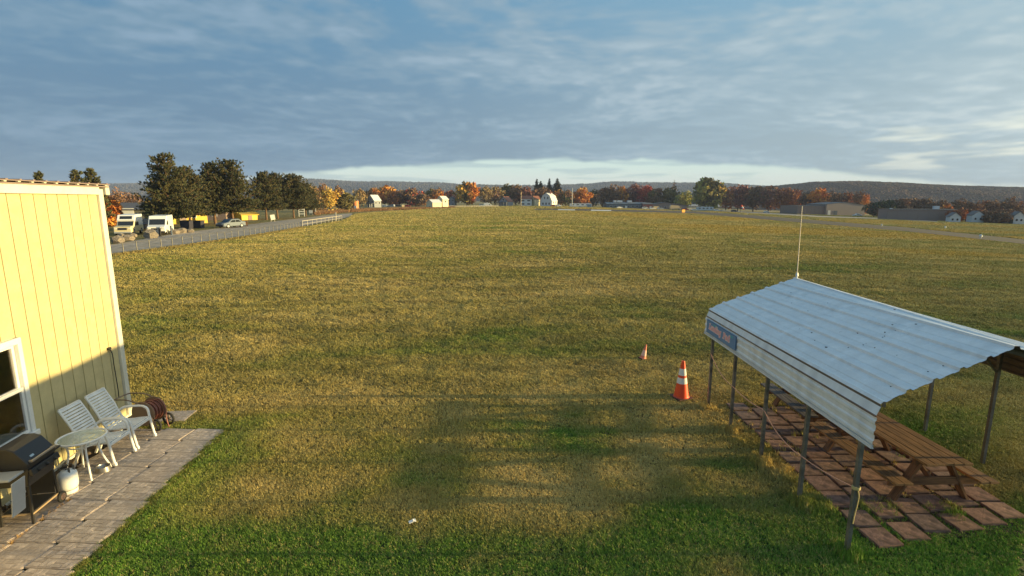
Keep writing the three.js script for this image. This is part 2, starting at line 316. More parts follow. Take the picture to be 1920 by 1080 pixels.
// ------------------------------------------------------------------ the yellow metal building on the left
const WALL_RY = -79.75 * R;
const BH = 4.96;
{
  const o = thing('yellow_building', 'pale yellow metal-sided building with white trim at the left edge', 'building', V(wallO[0], 0, wallO[1]), WALL_RY);
  const LEN = 7.2, W0 = 2.78, W1 = 3.78, Y0 = 0.90, Y1 = 2.48, TH = 0.08;   // window opening; local x along the wall, outwards is -z
  const inner = mb();
  inner.box(W0 / 2, BH / 2, 0.07, W0, BH, TH).box((W1 + LEN) / 2, BH / 2, 0.07, LEN - W1, BH, TH).box((W0 + W1) / 2, Y0 / 2, 0.07, W1 - W0, Y0, TH).box((W0 + W1) / 2, (Y1 + BH) / 2, 0.07, W1 - W0, BH - Y1, TH);
  inner.box(LEN / 2, BH / 2, 6.0, LEN, BH, 0.1).box(0.05, BH / 2, 3.03, 0.1, BH, 5.8).box(LEN - 0.05, BH / 2, 3.03, 0.1, BH, 5.8).box(LEN / 2, 0.02, 3.03, LEN - 0.2, 0.04, 5.8).box(LEN / 2, BH - 0.06, 3.03, LEN - 0.2, 0.1, 5.8);
  inner.build('wall', MT.inner, o);
  const pitch = 0.292; let u = 0.13;
  const PZ = -0.005, TK = 0.05;
  while (u < LEN) {
    const a = u + 0.009, b = Math.min(LEN, u + pitch - 0.009), top = 4.80, c = (a + b) / 2, w = b - a;
    const panel = (y0, y1, x0 = a, x1 = b) => { if (x1 - x0 > 0.02) boxMesh('siding_panel', MT.siding, o, (x0 + x1) / 2, (y0 + y1) / 2, PZ, x1 - x0, y1 - y0, TK, { r: 0.008 }); };
    if (b < W0 - 0.005 || a > W1 + 0.005) panel(0.06, top);
    else { panel(0.06, Y0 - 0.005); panel(Y1 + 0.005, top); if (a < W0 - 0.01) panel(Y0 - 0.003, Y1 + 0.003, a, W0 - 0.005); if (b > W1 + 0.01) panel(Y0 - 0.003, Y1 + 0.003, W1 + 0.005, b); }
    u += pitch;
  }
  boxMesh('groove', MT.siding, o, LEN / 2 + 0.1, 2.4, 0.024, 0.01, 0.02, 0.006);   // end stop of the siding
  boxMesh('corner_trim', MT.sidingTrim, o, 0.055, 2.46, -0.03, 0.15, 4.92, 0.09, { r: 0.01 });
  boxMesh('corner_trim', MT.sidingTrim, o, -0.012, 2.45, 0.09, 0.03, 4.90, 0.15, { r: 0.008 });
  boxMesh('eave_trim', MT.sidingTrim, o, LEN / 2 + 0.13, 4.885, -0.045, LEN, 0.16, 0.10, { r: 0.01 });
  boxMesh('base_trim', MT.sidingTrim, o, LEN / 2, 0.03, -0.03, LEN, 0.06, 0.06);
  // window: outer casing, two sashes, panes
  const w = mb(); const fx = (W0 + W1) / 2, fy = (Y0 + Y1) / 2;
  w.box(W0 + 0.03, fy, -0.06, 0.085, Y1 - Y0 + 0.1, 0.1, { r: 0.012 }).box(W1 - 0.03, fy, -0.06, 0.085, Y1 - Y0 + 0.1, 0.1, { r: 0.012 }).box(fx, Y1, -0.058, W1 - W0 - 0.03, 0.1, 0.1, { r: 0.012 }).box(fx, Y0, -0.07, W1 - W0 + 0.1, 0.09, 0.14, { r: 0.012 });
  const win = w.build('window', MT.white, o);
  const sash = (y0, y1, z) => { const s = mb(), x0 = W0 + 0.08, x1 = W1 - 0.08; s.box(x0 + 0.025, (y0 + y1) / 2, z, 0.05, y1 - y0, 0.035).box(x1 - 0.025, (y0 + y1) / 2, z, 0.05, y1 - y0, 0.035).box((x0 + x1) / 2, y1 - 0.025, z, x1 - x0 - 0.1, 0.05, 0.035).box((x0 + x1) / 2, y0 + 0.025, z, x1 - x0 - 0.1, 0.05, 0.035); s.build('sash', MT.white, win); boxMesh('pane', MT.glass, win, (x0 + x1) / 2, (y0 + y1) / 2, z, x1 - x0 - 0.09, y1 - y0 - 0.09, 0.004); };
  sash(fy - 0.02, Y1 - 0.045, -0.03); sash(Y0 + 0.05, fy + 0.025, -0.068);
  mb().box(fx, 2.15, 0.25, 0.9, 0.5, 0.012).build('curtain', mat([0.30, 0.22, 0.16]), o);
  // roof: ribbed sheet rising away, rib ends visible at the eave
  const rf = mb().box(LEN / 2, BH + 0.036, 3.0, LEN + 0.3, 0.016, 6.3, { rx: 0.3 * R }).build('roof', MT.roofRed, o);
  for (let k = 0; k < 25; k++) boxMesh('roof_rib', MT.roofRed, rf, -0.05 + k * 0.292, BH + 0.05, 3.0, 0.05, 0.022, 6.3, { rx: 0.3 * R });
  for (let k = 0; k < 25; k++) boxMesh('closure_strip', MT.sidingTrim, rf, -0.05 + k * 0.292, BH + 0.036, -0.105, 0.06, 0.024, 0.05, { r: 0.01 });
  boxMesh('drip_edge', MT.roofRed, rf, LEN / 2, BH + 0.008, -0.10, LEN + 0.3, 0.024, 0.05);
  boxMesh('gutter_end', mat([0.55, 0.53, 0.47], { roughness: 0.5 }), o, -0.13, 4.90, 0.0, 0.13, 0.20, 0.22, { r: 0.02 });
}
{ // faucet bracket with a hanging cable
  const [x, d] = onWall(0.47, 0.04); const o = thing('wall_cable', 'thin dark cable hanging from a small bracket on the yellow wall above the chairs', 'cable', V(x, 0, d), WALL_RY);
  mb().box(0, 1.66, 0, 0.09, 0.05, 0.07, { r: 0.01 }).cyl([0.02, 1.66, -0.03], [0.02, 1.6, -0.06], 0.015).build('bracket', MT.iron, o);
  mb().tube([[0, 1.64, -0.02], [-0.03, 1.55, -0.04], [-0.055, 1.3, -0.03], [-0.07, 1.0, -0.03], [-0.06, 0.75, -0.04], [-0.07, 0.55, -0.03]], 0.010, 6, 30).build('cord', MT.iron, o);
}

// ------------------------------------------------------------------ patio of stamped concrete slabs
{
  const patio = new THREE.Group(); patio.name = 'patio'; patio.userData.kind = 'structure'; scene.add(patio);
  const r = rng(5);
  // a slab carries shallow blocks in basket weave; every slab is one piece
  function slabGeo(w, l, seed, worn) {
    const q = rng(seed), m = mb(); m.box(0, 0.018, 0, w, 0.036, l, { r: 0.008 });
    const nx = 4, nz = 3, cw = (w - 0.03) / nx, cz = (l - 0.03) / nz;
    for (let i = 0; i < nx; i++) for (let j = 0; j < nz; j++) {
      const cx = -w / 2 + 0.015 + cw * (i + 0.5), z = -l / 2 + 0.015 + cz * (j + 0.5), t = (i + j) % 2, h = worn ? 0.0022 : 0.006;
      for (let k = 0; k < 2; k++) { const off = (k - 0.5); const bw = t ? cw / 2 - 0.010 : cw - 0.010, bl = t ? cz - 0.010 : cz / 2 - 0.010; m.box(cx + (t ? off * cw / 2 : 0), 0.036 + h / 2 - 0.001, z + (t ? 0 : off * cz / 2), bw, h + 0.002 + q() * 0.0012, bl); }
    }
    return m.geo();
  }
  const variants = [0, 1, 2, 3].map((k) => slabGeo(0.630, 0.494, 10 + k, k === 3)), worn = [0, 1].map((k) => slabGeo(0.630, 0.494, 40 + k, true));
  for (let j = 0; j < 13; j++) for (let c = 0; c < 3; c++) {
    const d = 9.83 - 0.253 - j * 0.506, x = (patioX(d, c) + patioX(d, c + 1)) / 2;
    const s = mesh('slab', j < 4 && c < 2 ? worn[(j + c) % 2] : variants[(j * 3 + c * 2) % 4], MT.slab[Math.floor(r() * 3)], patio);
    s.position.set(x + (r() - 0.5) * 0.008, 0.004 + (r() - 0.5) * 0.012, -d); s.rotation.set((r() - 0.5) * 0.016, -4.46 * R + (r() - 0.5) * 0.012, (r() - 0.5) * 0.016);
    if ((j + c) % 3 === 0) s.rotation.y += Math.PI;
  }
  // one more slab past the hose reel, round the corner
  for (const [x, d] of [[-7.28, 10.48], [-7.72, 10.43]]) { const s = mesh('slab', worn[0], MT.slab[1], patio); s.position.set(x, 0.004, -d); s.rotation.y = 0.12; s.scale.set(0.7, 1, 1.1); }
  const bed = mb(); const [cx, cd] = onWall(3.2, 0.30); bed.box(0, 0, 0, 7.4, 0.02, 0.62); const b = bed.build('soil', MT.soil); b.position.set(cx, 0.004, -cd); b.rotation.y = WALL_RY; struct(b);
}

// ------------------------------------------------------------------ furniture on the patio
function armchair(label, p, ry) {
  const o = thing('patio_armchair', label, 'chair', p, ry, 'white slatted patio armchairs');
  const W = 0.265, m = MT.white;
  for (const s of [-1, 1]) {
    mb().tube([[s * W, 0.0, 0.30], [s * W, 0.22, 0.265], [s * W, 0.44, 0.235], [s * (W + 0.012), 0.585, 0.205], [s * (W + 0.018), 0.635, 0.13], [s * (W + 0.018), 0.645, -0.05], [s * (W + 0.012), 0.625, -0.24], [s * W, 0.575, -0.315]], 0.023, 8, 40).build('armrest', m, o);
    mb().bar([s * W, 0, -0.40], [s * W, 0.40, -0.22], 0.034, 0.04, [0, 0, 1], 0.008).build('leg', m, o);
    mb().bar([s * W, 0.0, 0.302], [s * W, 0.06, 0.292], 0.05, 0.05, [0, 0, 1], 0.01).build('leg', m, o);
  }
  const f = mb();
  for (const s of [-1, 1]) f.tube([[s * 0.235, 0.425, 0.255], [s * 0.235, 0.415, 0.1], [s * 0.235, 0.395, -0.1], [s * 0.235, 0.41, -0.21], [s * 0.235, 0.52, -0.285], [s * 0.235, 0.75, -0.375], [s * 0.235, 1.05, -0.53]], 0.019, 8, 40);
  f.bar([-W, 0.40, 0.25], [W, 0.40, 0.25], 0.03, 0.055, [0, 1, 0], 0.008).bar([-0.235, 1.05, -0.53], [0.235, 1.05, -0.53], 0.035, 0.035, [0, 1, 0], 0.008).bar([-W, 0.36, -0.22], [W, 0.36, -0.22], 0.025, 0.035, [0, 1, 0]);
  f.build('frame', m, o);
  const curve = new THREE.CatmullRomCurve3([[0.425, 0.245], [0.412, 0.1], [0.395, -0.1], [0.41, -0.21], [0.52, -0.285], [0.75, -0.375], [1.035, -0.52]].map(([y, z]) => new THREE.Vector3(0, y + 0.012, z)), false, 'centripetal');
  const slat = new RoundedBoxGeometry(0.455, 0.012, 0.041, 1, 0.004); planeUV(slat);
  for (let k = 0; k < 21; k++) {
    const t = (k + 0.5) / 21, q = curve.getPointAt(t), tg = curve.getTangentAt(t);
    const sm = mesh('slat', slat, m, o); sm.position.copy(q); sm.rotation.x = Math.atan2(-tg.y, tg.z) ;
  }
  return o;
}
armchair('white slatted patio armchair nearer the glass table, overlapping its twin', V(-7.37, 0.04, 8.58), 94.3 * R);
armchair('white slatted patio armchair by the building corner, next to the hose reel', V(-7.42, 0.04, 9.20), 94.3 * R);
{
  const o = thing('patio_table', 'round glass-topped patio table with white legs beside the grill', 'table', V(-7.33, 0.04, 8.07));
  const m = MT.white, Rr = 0.335, Y = 0.68;
  const rim = mb(); rim.add(new THREE.TorusGeometry(Rr, 0.019, 8, 48), M4().makeRotationX(Math.PI / 2).setPosition(0, Y, 0)); const rm = rim.build('rim', m, o);
  mb().cyl([0, Y - 0.003, 0], [0, Y + 0.004, 0], Rr - 0.008, Rr - 0.008, 48).build('glass_top', new THREE.MeshPhysicalMaterial({ color: new THREE.Color().setRGB(0.86, 0.9, 0.84), transmission: 0.75, roughness: 0.22, thickness: 0, side: THREE.DoubleSide }), o);
  const ring = mb(); ring.add(new THREE.TorusGeometry(0.20, 0.011, 6, 32), M4().makeRotationX(Math.PI / 2).setPosition(0, 0.56, 0)); ring.build('ring', m, o);
  for (let k = 0; k < 4; k++) { const a = k * Math.PI / 2 + 0.72, c = Math.cos(a), s = Math.sin(a); mb().tube([[c * 0.30, Y - 0.015, s * 0.30], [c * 0.235, 0.60, s * 0.235], [c * 0.20, 0.48, s * 0.20], [c * 0.235, 0.28, s * 0.235], [c * 0.33, 0.0, s * 0.33]], 0.0165, 8, 28).build('leg', m, o); }
}
{
  const o = thing('pet_bowl', 'small steel pet bowl on the slabs under the glass table', 'bowl', V(-7.13, 0.045, 8.17));
  mb().lathe([[0.075, 0.008], [0.0, 0.01], [0.0, 0.004], [0.11, 0.0], [0.118, 0.004], [0.100, 0.085], [0.104, 0.092], [0.094, 0.088], [0.088, 0.02], [0.0, 0.014]], 28).build('bowl', mat([0.33, 0.31, 0.29], { roughness: 0.4, metalness: 0.9 }), o);
}
{ // gas grill, its front towards +x; local x = along the wall towards the camera, -z = outwards
  const [x, d] = [-7.22, 6.93]; const o = thing('gas_grill', 'black gas grill on a wheeled cart under the window', 'grill', V(x, 0.04, d), WALL_RY);
  const K = MT.black, I = MT.iron, S = MT.shelfGrey;
  const body = mb(); body.prism([[-0.20, 0.60], [0.20, 0.60], [0.24, 0.86], [-0.24, 0.86]], 0.52, M4().makeRotationY(Math.PI / 2).setPosition(-0.26, 0, 0), 0.012); body.build('firebox', K, o);
  const lid = mb(); lid.prism([[-0.245, 0.875], [0.245, 0.875], [0.245, 0.93], [0.10, 1.13], [0.02, 1.165], [-0.12, 1.165], [-0.225, 1.05]].map(([a, b]) => [a, b]), 0.53, M4().makeRotationY(Math.PI / 2).setPosition(-0.265, 0, 0), 0.012); const ld = lid.build('lid', K, o);
  mb().bar([-0.24, 0.965, -0.285], [0.24, 0.965, -0.285], 0.035, 0.03, [0, 1, 0], 0.008).box(-0.22, 0.955, -0.26, 0.03, 0.025, 0.05).box(0.22, 0.955, -0.26, 0.03, 0.025, 0.05).build('handle', mat([0.30, 0.27, 0.24], { roughness: 0.4, metalness: 0.5 }), ld);
  boxMesh('badge', MT.chrome, ld, 0.12, 1.0, -0.212, 0.07, 0.03, 0.006, { rx: 0.62 });
  boxMesh('control_panel', K, o, 0, 0.80, -0.275, 0.56, 0.10, 0.05, { r: 0.01, rx: 0.25 });
  for (const kx of [-0.16, 0, 0.16]) mb().cyl([kx, 0.80, -0.30], [kx, 0.79, -0.335], 0.022, 0.018, 14).build('knob', I, o);
  boxMesh('side_shelf', K, o, -0.37, 0.855, 0, 0.2, 0.03, 0.42, { r: 0.01 });
  boxMesh('side_shelf', S, o, 0.42, 0.84, 0.02, 0.28, 0.035, 0.44, { r: 0.012 });
  boxMesh('drop_leaf', S, o, 0.50, 0.575, -0.235, 0.24, 0.50, 0.02, { r: 0.008, rx: -0.12 });
  for (const [lx, lz] of [[-0.25, -0.2], [-0.25, 0.2], [0.25, -0.2], [0.25, 0.2]]) mb().bar([lx * 0.95, 0.62, lz * 0.95], [lx * 1.12, lx < 0 ? 0.08 : 0, lz], 0.028, 0.028, [0, 0, 1]).build('leg', I, o);
  mb().bar([-0.27, 0.16, -0.2], [0.27, 0.16, -0.2], 0.025, 0.025).bar([-0.27, 0.16, 0.2], [0.27, 0.16, 0.2], 0.025, 0.025).bar([-0.26, 0.16, -0.2], [-0.26, 0.16, 0.2], 0.025, 0.025).bar([0.26, 0.16, -0.2], [0.26, 0.16, 0.2], 0.025, 0.025).build('cart_frame', MT.tan, o);
  boxMesh('bottom_shelf', I, o, 0, 0.175, 0, 0.5, 0.012, 0.38);
  boxMesh('back_panel', I, o, -0.245, 0.40, 0.0, 0.012, 0.40, 0.36);
  for (const s of [-1, 1]) { const z = s * 0.235; const t = mb(); t.add(new THREE.TorusGeometry(0.066, 0.022, 10, 28), M4().makeTranslation(-0.285, 0.09, z)); const w = t.build('wheel', MT.rubber, o); mb().cyl([-0.285, 0.09, z - 0.02], [-0.285, 0.09, z + 0.02], 0.052, 0.052, 20).build('hub', mat([0.16, 0.10, 0.08], { roughness: 0.4 }), w); for (let k = 0; k < 5; k++) { const a = k * 1.2566; mb().bar([-0.285 + Math.cos(a) * 0.012, 0.09 + Math.sin(a) * 0.012, z - 0.023], [-0.285 + Math.cos(a) * 0.045, 0.09 + Math.sin(a) * 0.045, z - 0.023], 0.004, 0.014, [0, 0, 1]).build('spoke', MT.chrome, w); } }
}
{
  const o = thing('propane_tank', 'white propane tank standing between the grill and the glass table', 'gas tank', V(-7.16, 0.045, 7.52));
  mb().lathe([[0.0, 0.035], [0.06, 0.04], [0.112, 0.075], [0.128, 0.12], [0.13, 0.2], [0.13, 0.29], [0.122, 0.335], [0.085, 0.372], [0.03, 0.388], [0.0, 0.39]], 28).build('tank', MT.white, o);
  mb().lathe([[0.10, 0], [0.108, 0], [0.112, 0.06], [0.104, 0.06], [0.10, 0]], 24).build('foot_ring', MT.white, o);
  for (const a0 of [0.5, 3.64]) { const p = []; for (let k = 0; k <= 8; k++) { const a = a0 + k * 0.26; p.push([Math.cos(a) * 0.088, 0.44, Math.sin(a) * 0.088]); } mb().tube(p, 0.008, 6, 16).bar([p[0][0], 0.36, p[0][2]], p[0], 0.012, 0.03).bar([p[8][0], 0.36, p[8][2]], p[8], 0.012, 0.03).build('collar', MT.galv, o); }
  mb().cyl([0, 0.385, 0], [0, 0.44, 0], 0.018).cyl([0, 0.42, 0], [-0.06, 0.425, 0.02], 0.012).cyl([0, 0.44, 0], [0, 0.455, 0], 0.03, 0.03, 12).build('valve', MT.iron, o);
}
{ // hose reel cart at the corner
  const o = thing('hose_reel_cart', 'two-wheeled hose reel cart with a reddish hose by the building corner', 'hose reel', V(-7.55, 0.02, 9.93), 84 * R);
  const B = mat([0.20, 0.14, 0.10], { roughness: 0.55 });
  for (const s of [-1, 1]) {
    const w = mb(); w.add(new THREE.TorusGeometry(0.115, 0.022, 8, 30), M4().makeRotationY(Math.PI / 2).setPosition(s * 0.17, 0.137, 0.28)); const wh = w.build('wheel', MT.rubber, o);
    for (let k = 0; k < 6; k++) { const a = k * 1.047; mb().bar([s * 0.17, 0.137, 0.28], [s * 0.17, 0.137 + Math.cos(a) * 0.105, 0.28 + Math.sin(a) * 0.105], 0.014, 0.02, [1, 0, 0]).build('spoke', MT.tan, wh); }
    mb().lathe([[0, 0], [0.25, 0.0], [0.262, 0.012], [0.25, 0.02], [0, 0.02]], 30, s * 0.15, 0.37, 0.03, 0, Math.PI / 2).build('reel_disc', B, o).visible = true;
    mb().tube([[s * 0.19, 0.10, 0.30], [s * 0.19, 0.36, 0.20], [s * 0.19, 0.56, 0.02], [s * 0.19, 0.66, -0.25], [s * 0.185, 0.66, -0.5]], 0.013, 7, 26).tube([[s * 0.19, 0.34, 0.20], [s * 0.19, 0.22, -0.1], [s * 0.19, 0.0, -0.26]], 0.012, 6, 16).build('frame', B, o);
  }
  mb().tube([[-0.185, 0.66, -0.5], [-0.17, 0.655, -0.56], [0, 0.65, -0.585], [0.17, 0.655, -0.56], [0.185, 0.66, -0.5]], 0.013, 7, 24).build('handle', B, o);
  const h = mb(); const rr = rng(9); for (let k = 0; k < 9; k++) h.add(new THREE.TorusGeometry(0.165 + (k % 3) * 0.02, 0.0125, 6, 30), M4().makeRotationY(Math.PI / 2 + (rr() - 0.5) * 0.1).setPosition(-0.11 + k * 0.0275, 0.37 + (rr() - 0.5) * 0.012, 0.03)); h.tube([[0.05, 0.55, 0.05], [0.08, 0.60, 0.2], [0.07, 0.42, 0.33], [0.03, 0.2, 0.36], [0.0, 0.03, 0.42]], 0.0125, 6, 26); h.build('hose', MT.hose, o);
}
{ // clutter in the bed along the wall
  const r = rng(31);
  for (let k = 0; k < 5; k++) {
    const [x, d] = onWall([1.35, 1.62, 1.9, 2.25, 1.05][k], 0.2 + r() * 0.1), s = 0.055 + r() * 0.035; const g = new THREE.DodecahedronGeometry(s, 1), p = g.attributes.position; for (let i = 0; i < p.count; i++) { const n = 0.8 + 0.4 * noise(p.getX(i) * 20 + k * 7, p.getY(i) * 20 + p.getZ(i) * 13); p.setXYZ(i, p.getX(i) * n * 1.3, p.getY(i) * n * 0.75, p.getZ(i) * n); } g.computeVertexNormals(); planeUV(g);
    const m = mesh('stone', g, mat([0.11, 0.08, 0.06], { roughness: 1 })); m.position.set(x, s * 0.5, -d);
    tag(m, ['small dark stone by the wall behind the chair nearer the table', 'small dark stone by the wall between that chair and the table', 'small dark stone by the wall behind the glass table', 'small dark stone by the wall behind the propane tank', 'small dark stone by the wall between the two armchairs'][k], 'stone', 'dark stones along the yellow wall');
  }
  const [x, d] = onWall(3.72, 0.30); const o = thing('withered_plant', 'low withered dark plant against the wall beneath the window', 'plant', V(x, 0.01, d)); const l = mb(), st = mb();
  for (let k = 0; k < 26; k++) { const a = r() * 6.28, q = 0.08 + r() * 0.35, b = [Math.cos(a) * q * 0.7, 0.06 + r() * 0.18, Math.sin(a) * q * 1.3]; st.tube([[b[0] * 0.2, 0, b[2] * 0.2], [b[0] * 0.6, b[1] * 0.8, b[2] * 0.6], b], 0.005, 4, 5); for (let j = 0; j < 3; j++) { const s = new THREE.CircleGeometry(0.03 + r() * 0.02, 6); s.scale(1, 0.6, 1); Q.setFromEuler(E.set(r() * 3, r() * 6, r() * 3)); l.add(s, M4().compose(new THREE.Vector3(b[0] + (r() - 0.5) * 0.08, b[1] + (r() - 0.5) * 0.05, b[2] + (r() - 0.5) * 0.08), Q, ONE)); } }
  st.build('stem', MT.soil, o); l.build('leaf_cluster', mat([0.05, 0.035, 0.02], { roughness: 1 }), o);
}

// ------------------------------------------------------------------ the metal shelter on the right
const CX0 = 4.42, CX1 = 8.60, CD0 = 5.79, CD1 = 11.22, PX0 = 4.50, PX1 = 8.52;
{
  const o = thing('metal_shelter', 'open metal carport shelter with white ribbed roof over picnic tables', 'shelter', V(0, 0, 0));
  // cross section of the roof: eave bend, slope, ridge
  const prof = [[CX0, 2.12], [CX0 + 0.015, 2.20], [CX0 + 0.10, 2.29], [CX0 + 0.24, 2.37]];
  const top = 2.97;
  const section = (mid) => {
  const n = 5, half = (m) => [1, 2, 3, 4, 5].map((k) => [lerp(m ? CX1 - 0.24 : CX0 + 0.24, mid, k / n), lerp(2.37, top, k / n)]);
  const left = prof.concat(half(0)), right = prof.map(([x, y]) => [CX0 + CX1 - x, y]).concat(half(1)).slice(0, -1).reverse();
  const L = left.concat(right);
  // sheet with trapezoid ribs running along the shelter; one strip per roof panel (three lengths overlap)
  const fine = []; let pitch = 0.335;
  const seg = []; let tot = 0; for (let i = 0; i < L.length - 1; i++) { const l = Math.hypot(L[i + 1][0] - L[i][0], L[i + 1][1] - L[i][1]); seg.push([tot, l, i]); tot += l; }
  const pt = (q) => { const g = seg.find((e) => q <= e[0] + e[1] + 1e-9) ?? seg[seg.length - 1], i = g[2], t = (q - g[0]) / g[1]; const a = L[i], b = L[i + 1], nx = -(b[1] - a[1]) / g[1], ny = (b[0] - a[0]) / g[1]; return [lerp(a[0], b[0], t), lerp(a[1], b[1], t), nx, ny]; };
  const nr = Math.round(tot / pitch); pitch = tot / nr;
  const qs = [[0, 0]]; for (let k = 0; k < nr; k++) { const c = (k + 0.5) * pitch; qs.push([c - 0.045, 0], [c - 0.022, 0.030], [c + 0.022, 0.030], [c + 0.045, 0]); if (k < nr - 1) { const e = (k + 1) * pitch; qs.push([e - 0.06, 0], [e - 0.045, 0.007], [e + 0.045, 0.007], [e + 0.06, 0]); } } qs.push([tot, 0]);
  for (const g of seg) if (!qs.some((q) => Math.abs(q[0] - g[0]) < 0.05)) qs.push([g[0], 0]);
  qs.sort((a, b) => a[0] - b[0]);
  return qs.map(([q, h]) => { const p = pt(q); return [p[0] + p[2] * h, p[1] + p[3] * h]; });
  };
  const midAt = (d) => lerp(5.97, 6.32, (d - CD0) / (CD1 - CD0)), sectA = section(midAt(CD0)), sectB = section(midAt(CD1)), tot = 2.1;
  const sectAt = (d) => sectA.map((p, i) => { const t = (d - CD0) / (CD1 - CD0), q = sectB[i]; return [lerp(p[0], q[0], t), lerp(p[1], q[1], t)]; });
  const splits = [CD0, 8.62, CD1];
  const ramp = (list, d0, d1, lift, list2) => { const g = new THREE.BufferGeometry(), pos = [], idx = [], uv = []; for (const [d, ls] of [[d0, list], [d1, list2 ?? list]]) ls.forEach(([x, y], i) => { pos.push(x, y + lift, -d); uv.push(d, x); }); const m = list.length; for (let i = 0; i < m - 1; i++) idx.push(i, i + 1, m + i + 1, i, m + i + 1, m + i); g.setAttribute('position', new THREE.Float32BufferAttribute(pos, 3)); g.setAttribute('uv', new THREE.Float32BufferAttribute(uv, 2)); g.setIndex(idx); const q = g.toNonIndexed(); q.computeVertexNormals(); return q; };
  const bare = mat([0.15, 0.12, 0.10], { roughness: 0.6 });  // dark sheet added under the panels, its colour standing for the shade there
  for (let k = 0; k < 2; k++) for (let j = 0; j < 2; j++) {
    const d0 = splits[k] - (k ? 0.05 : 0), d1 = splits[k + 1], h = Math.floor(sectA.length / 2), cut = (l) => (j ? l.slice(h) : l.slice(0, h + 1)), A = cut(sectAt(d0)), B = cut(sectAt(d1));
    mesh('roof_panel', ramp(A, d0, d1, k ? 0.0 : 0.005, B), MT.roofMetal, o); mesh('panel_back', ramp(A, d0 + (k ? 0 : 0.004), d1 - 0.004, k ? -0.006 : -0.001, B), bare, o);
  }
  // side panels below the eave: ribbed, with a slot under the roof edge
  const side = (x, y0, y1, s) => { const lst = [[0, 0.018]]; const H = y1 - y0, m = 3; lst.push([0.02, 0]); for (let k = 0; k < m; k++) { const c = H * (k + 0.62) / m * 0.96; lst.push([c - 0.035, 0], [c - 0.018, 0.016], [c + 0.018, 0.016], [c + 0.035, 0]); } lst.push([H, 0]); return lst.map(([v, h]) => [x - s * h, y0 + v]); };
  mesh('side_panel', ramp(side(CX0 - 0.004, 1.70, 2.10, 1), CD0 - 0.02, CD1 + 0.02, 0), MT.roofMetal, o);
  mesh('side_panel', ramp(side(CX1 + 0.004, 1.75, 2.10, -1), CD0 - 0.02, CD1 + 0.02, 0), MT.roofMetal, o);
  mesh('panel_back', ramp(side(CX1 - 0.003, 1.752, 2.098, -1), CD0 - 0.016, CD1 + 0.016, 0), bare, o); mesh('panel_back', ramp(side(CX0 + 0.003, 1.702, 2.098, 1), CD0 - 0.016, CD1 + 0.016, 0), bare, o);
  mb().bar([CX0 - 0.008, 2.112, -CD0], [CX0 - 0.008, 2.112, -CD1], 0.02, 0.012).build('drip_edge', mat([0.20, 0.12, 0.08]), o);
  mb().bar([CX0 - 0.015, 1.706, -CD0 + 0.02], [CX0 - 0.015, 1.706, -CD1 - 0.02], 0.035, 0.012).bar([CX0 - 0.022, 1.725, -CD0 + 0.02], [CX0 - 0.022, 1.725, -CD1 - 0.02], 0.01, 0.04).build('bottom_trim', MT.whiteMetal, o);
  // frames: five bows of square tube
  const ds = [6.08, 7.26, 8.50, 9.80, 10.98], lean = [-0.02, 0, 0, 0, 0];
  ds.forEach((d, i) => {
    const mid = midAt(d);
    mb().bar([PX0 + lean[i], -0.05, -d], [PX0, 2.1, -d], 0.052, 0.052, [0, 0, 1]).build('post', MT.galv, o);
    mb().bar([PX1, -0.05, -d], [PX1, 2.1, -d], 0.052, 0.052, [0, 0, 1]).build('post', MT.galv, o);
    const y = -0.07; mb().bar([PX0, 2.08, -d], [PX0 + 0.2, 2.30, -d], 0.05, 0.05, [0, 0, 1]).bar([PX0 + 0.17, 2.283, -d], [mid, top + y, -d], 0.05, 0.05, [0, 0, 1]).bar([PX1, 2.08, -d], [PX1 - 0.2, 2.30, -d], 0.05, 0.05, [0, 0, 1]).bar([PX1 - 0.17, 2.283, -d], [mid, top + y, -d], 0.05, 0.05, [0, 0, 1]).build('roof_bow', MT.galv, o);
    mb().bar([PX1 - 0.02, 1.72, -d], [PX1 - 0.62, 2.40, -d], 0.03, 0.03, [0, 0, 1]).build('knee_brace', MT.galv, o);
  });
  
  // screws and stains on the roof
  const slopeY = (x, d) => lerp(2.37, top, (x - CX0 - 0.24) / (midAt(d) - CX0 - 0.24));
  const r = rng(12), sc = mb(); for (let k = 0; k < 34; k++) { const d = lerp(CD0 + 0.2, CD1 - 0.2, Math.floor(r() * 9) / 8 + (r() - 0.5) * 0.02), x = lerp(CX0 + 0.3, midAt(d) - 0.1, r()); sc.box(x, slopeY(x, d) + 0.012, -d, 0.013, 0.006, 0.013); } sc.build('screw', MT.iron, o).userData.kind = 'stuff';
  const lf = mb(); for (const [x, d, w] of [[5.35, 7.6, 0.05], [5.55, 7.3, 0.07], [5.75, 7.45, 0.04], [5.1, 8.7, 0.03], [4.85, 7.55, 0.06], [5.9, 7.2, 0.05], [5.2, 7.0, 0.05], [5.0, 8.2, 0.04], [6.1, 7.9, 0.04]]) { const y = slopeY(x, d) + 0.012; lf.box(x, y, -d, w * 0.35, 0.006, w * 0.55, { rz: 0.33, ry: d }); } lf.build('fallen_leaf', mat([0.05, 0.03, 0.02]), o).userData.kind = 'stuff';
}
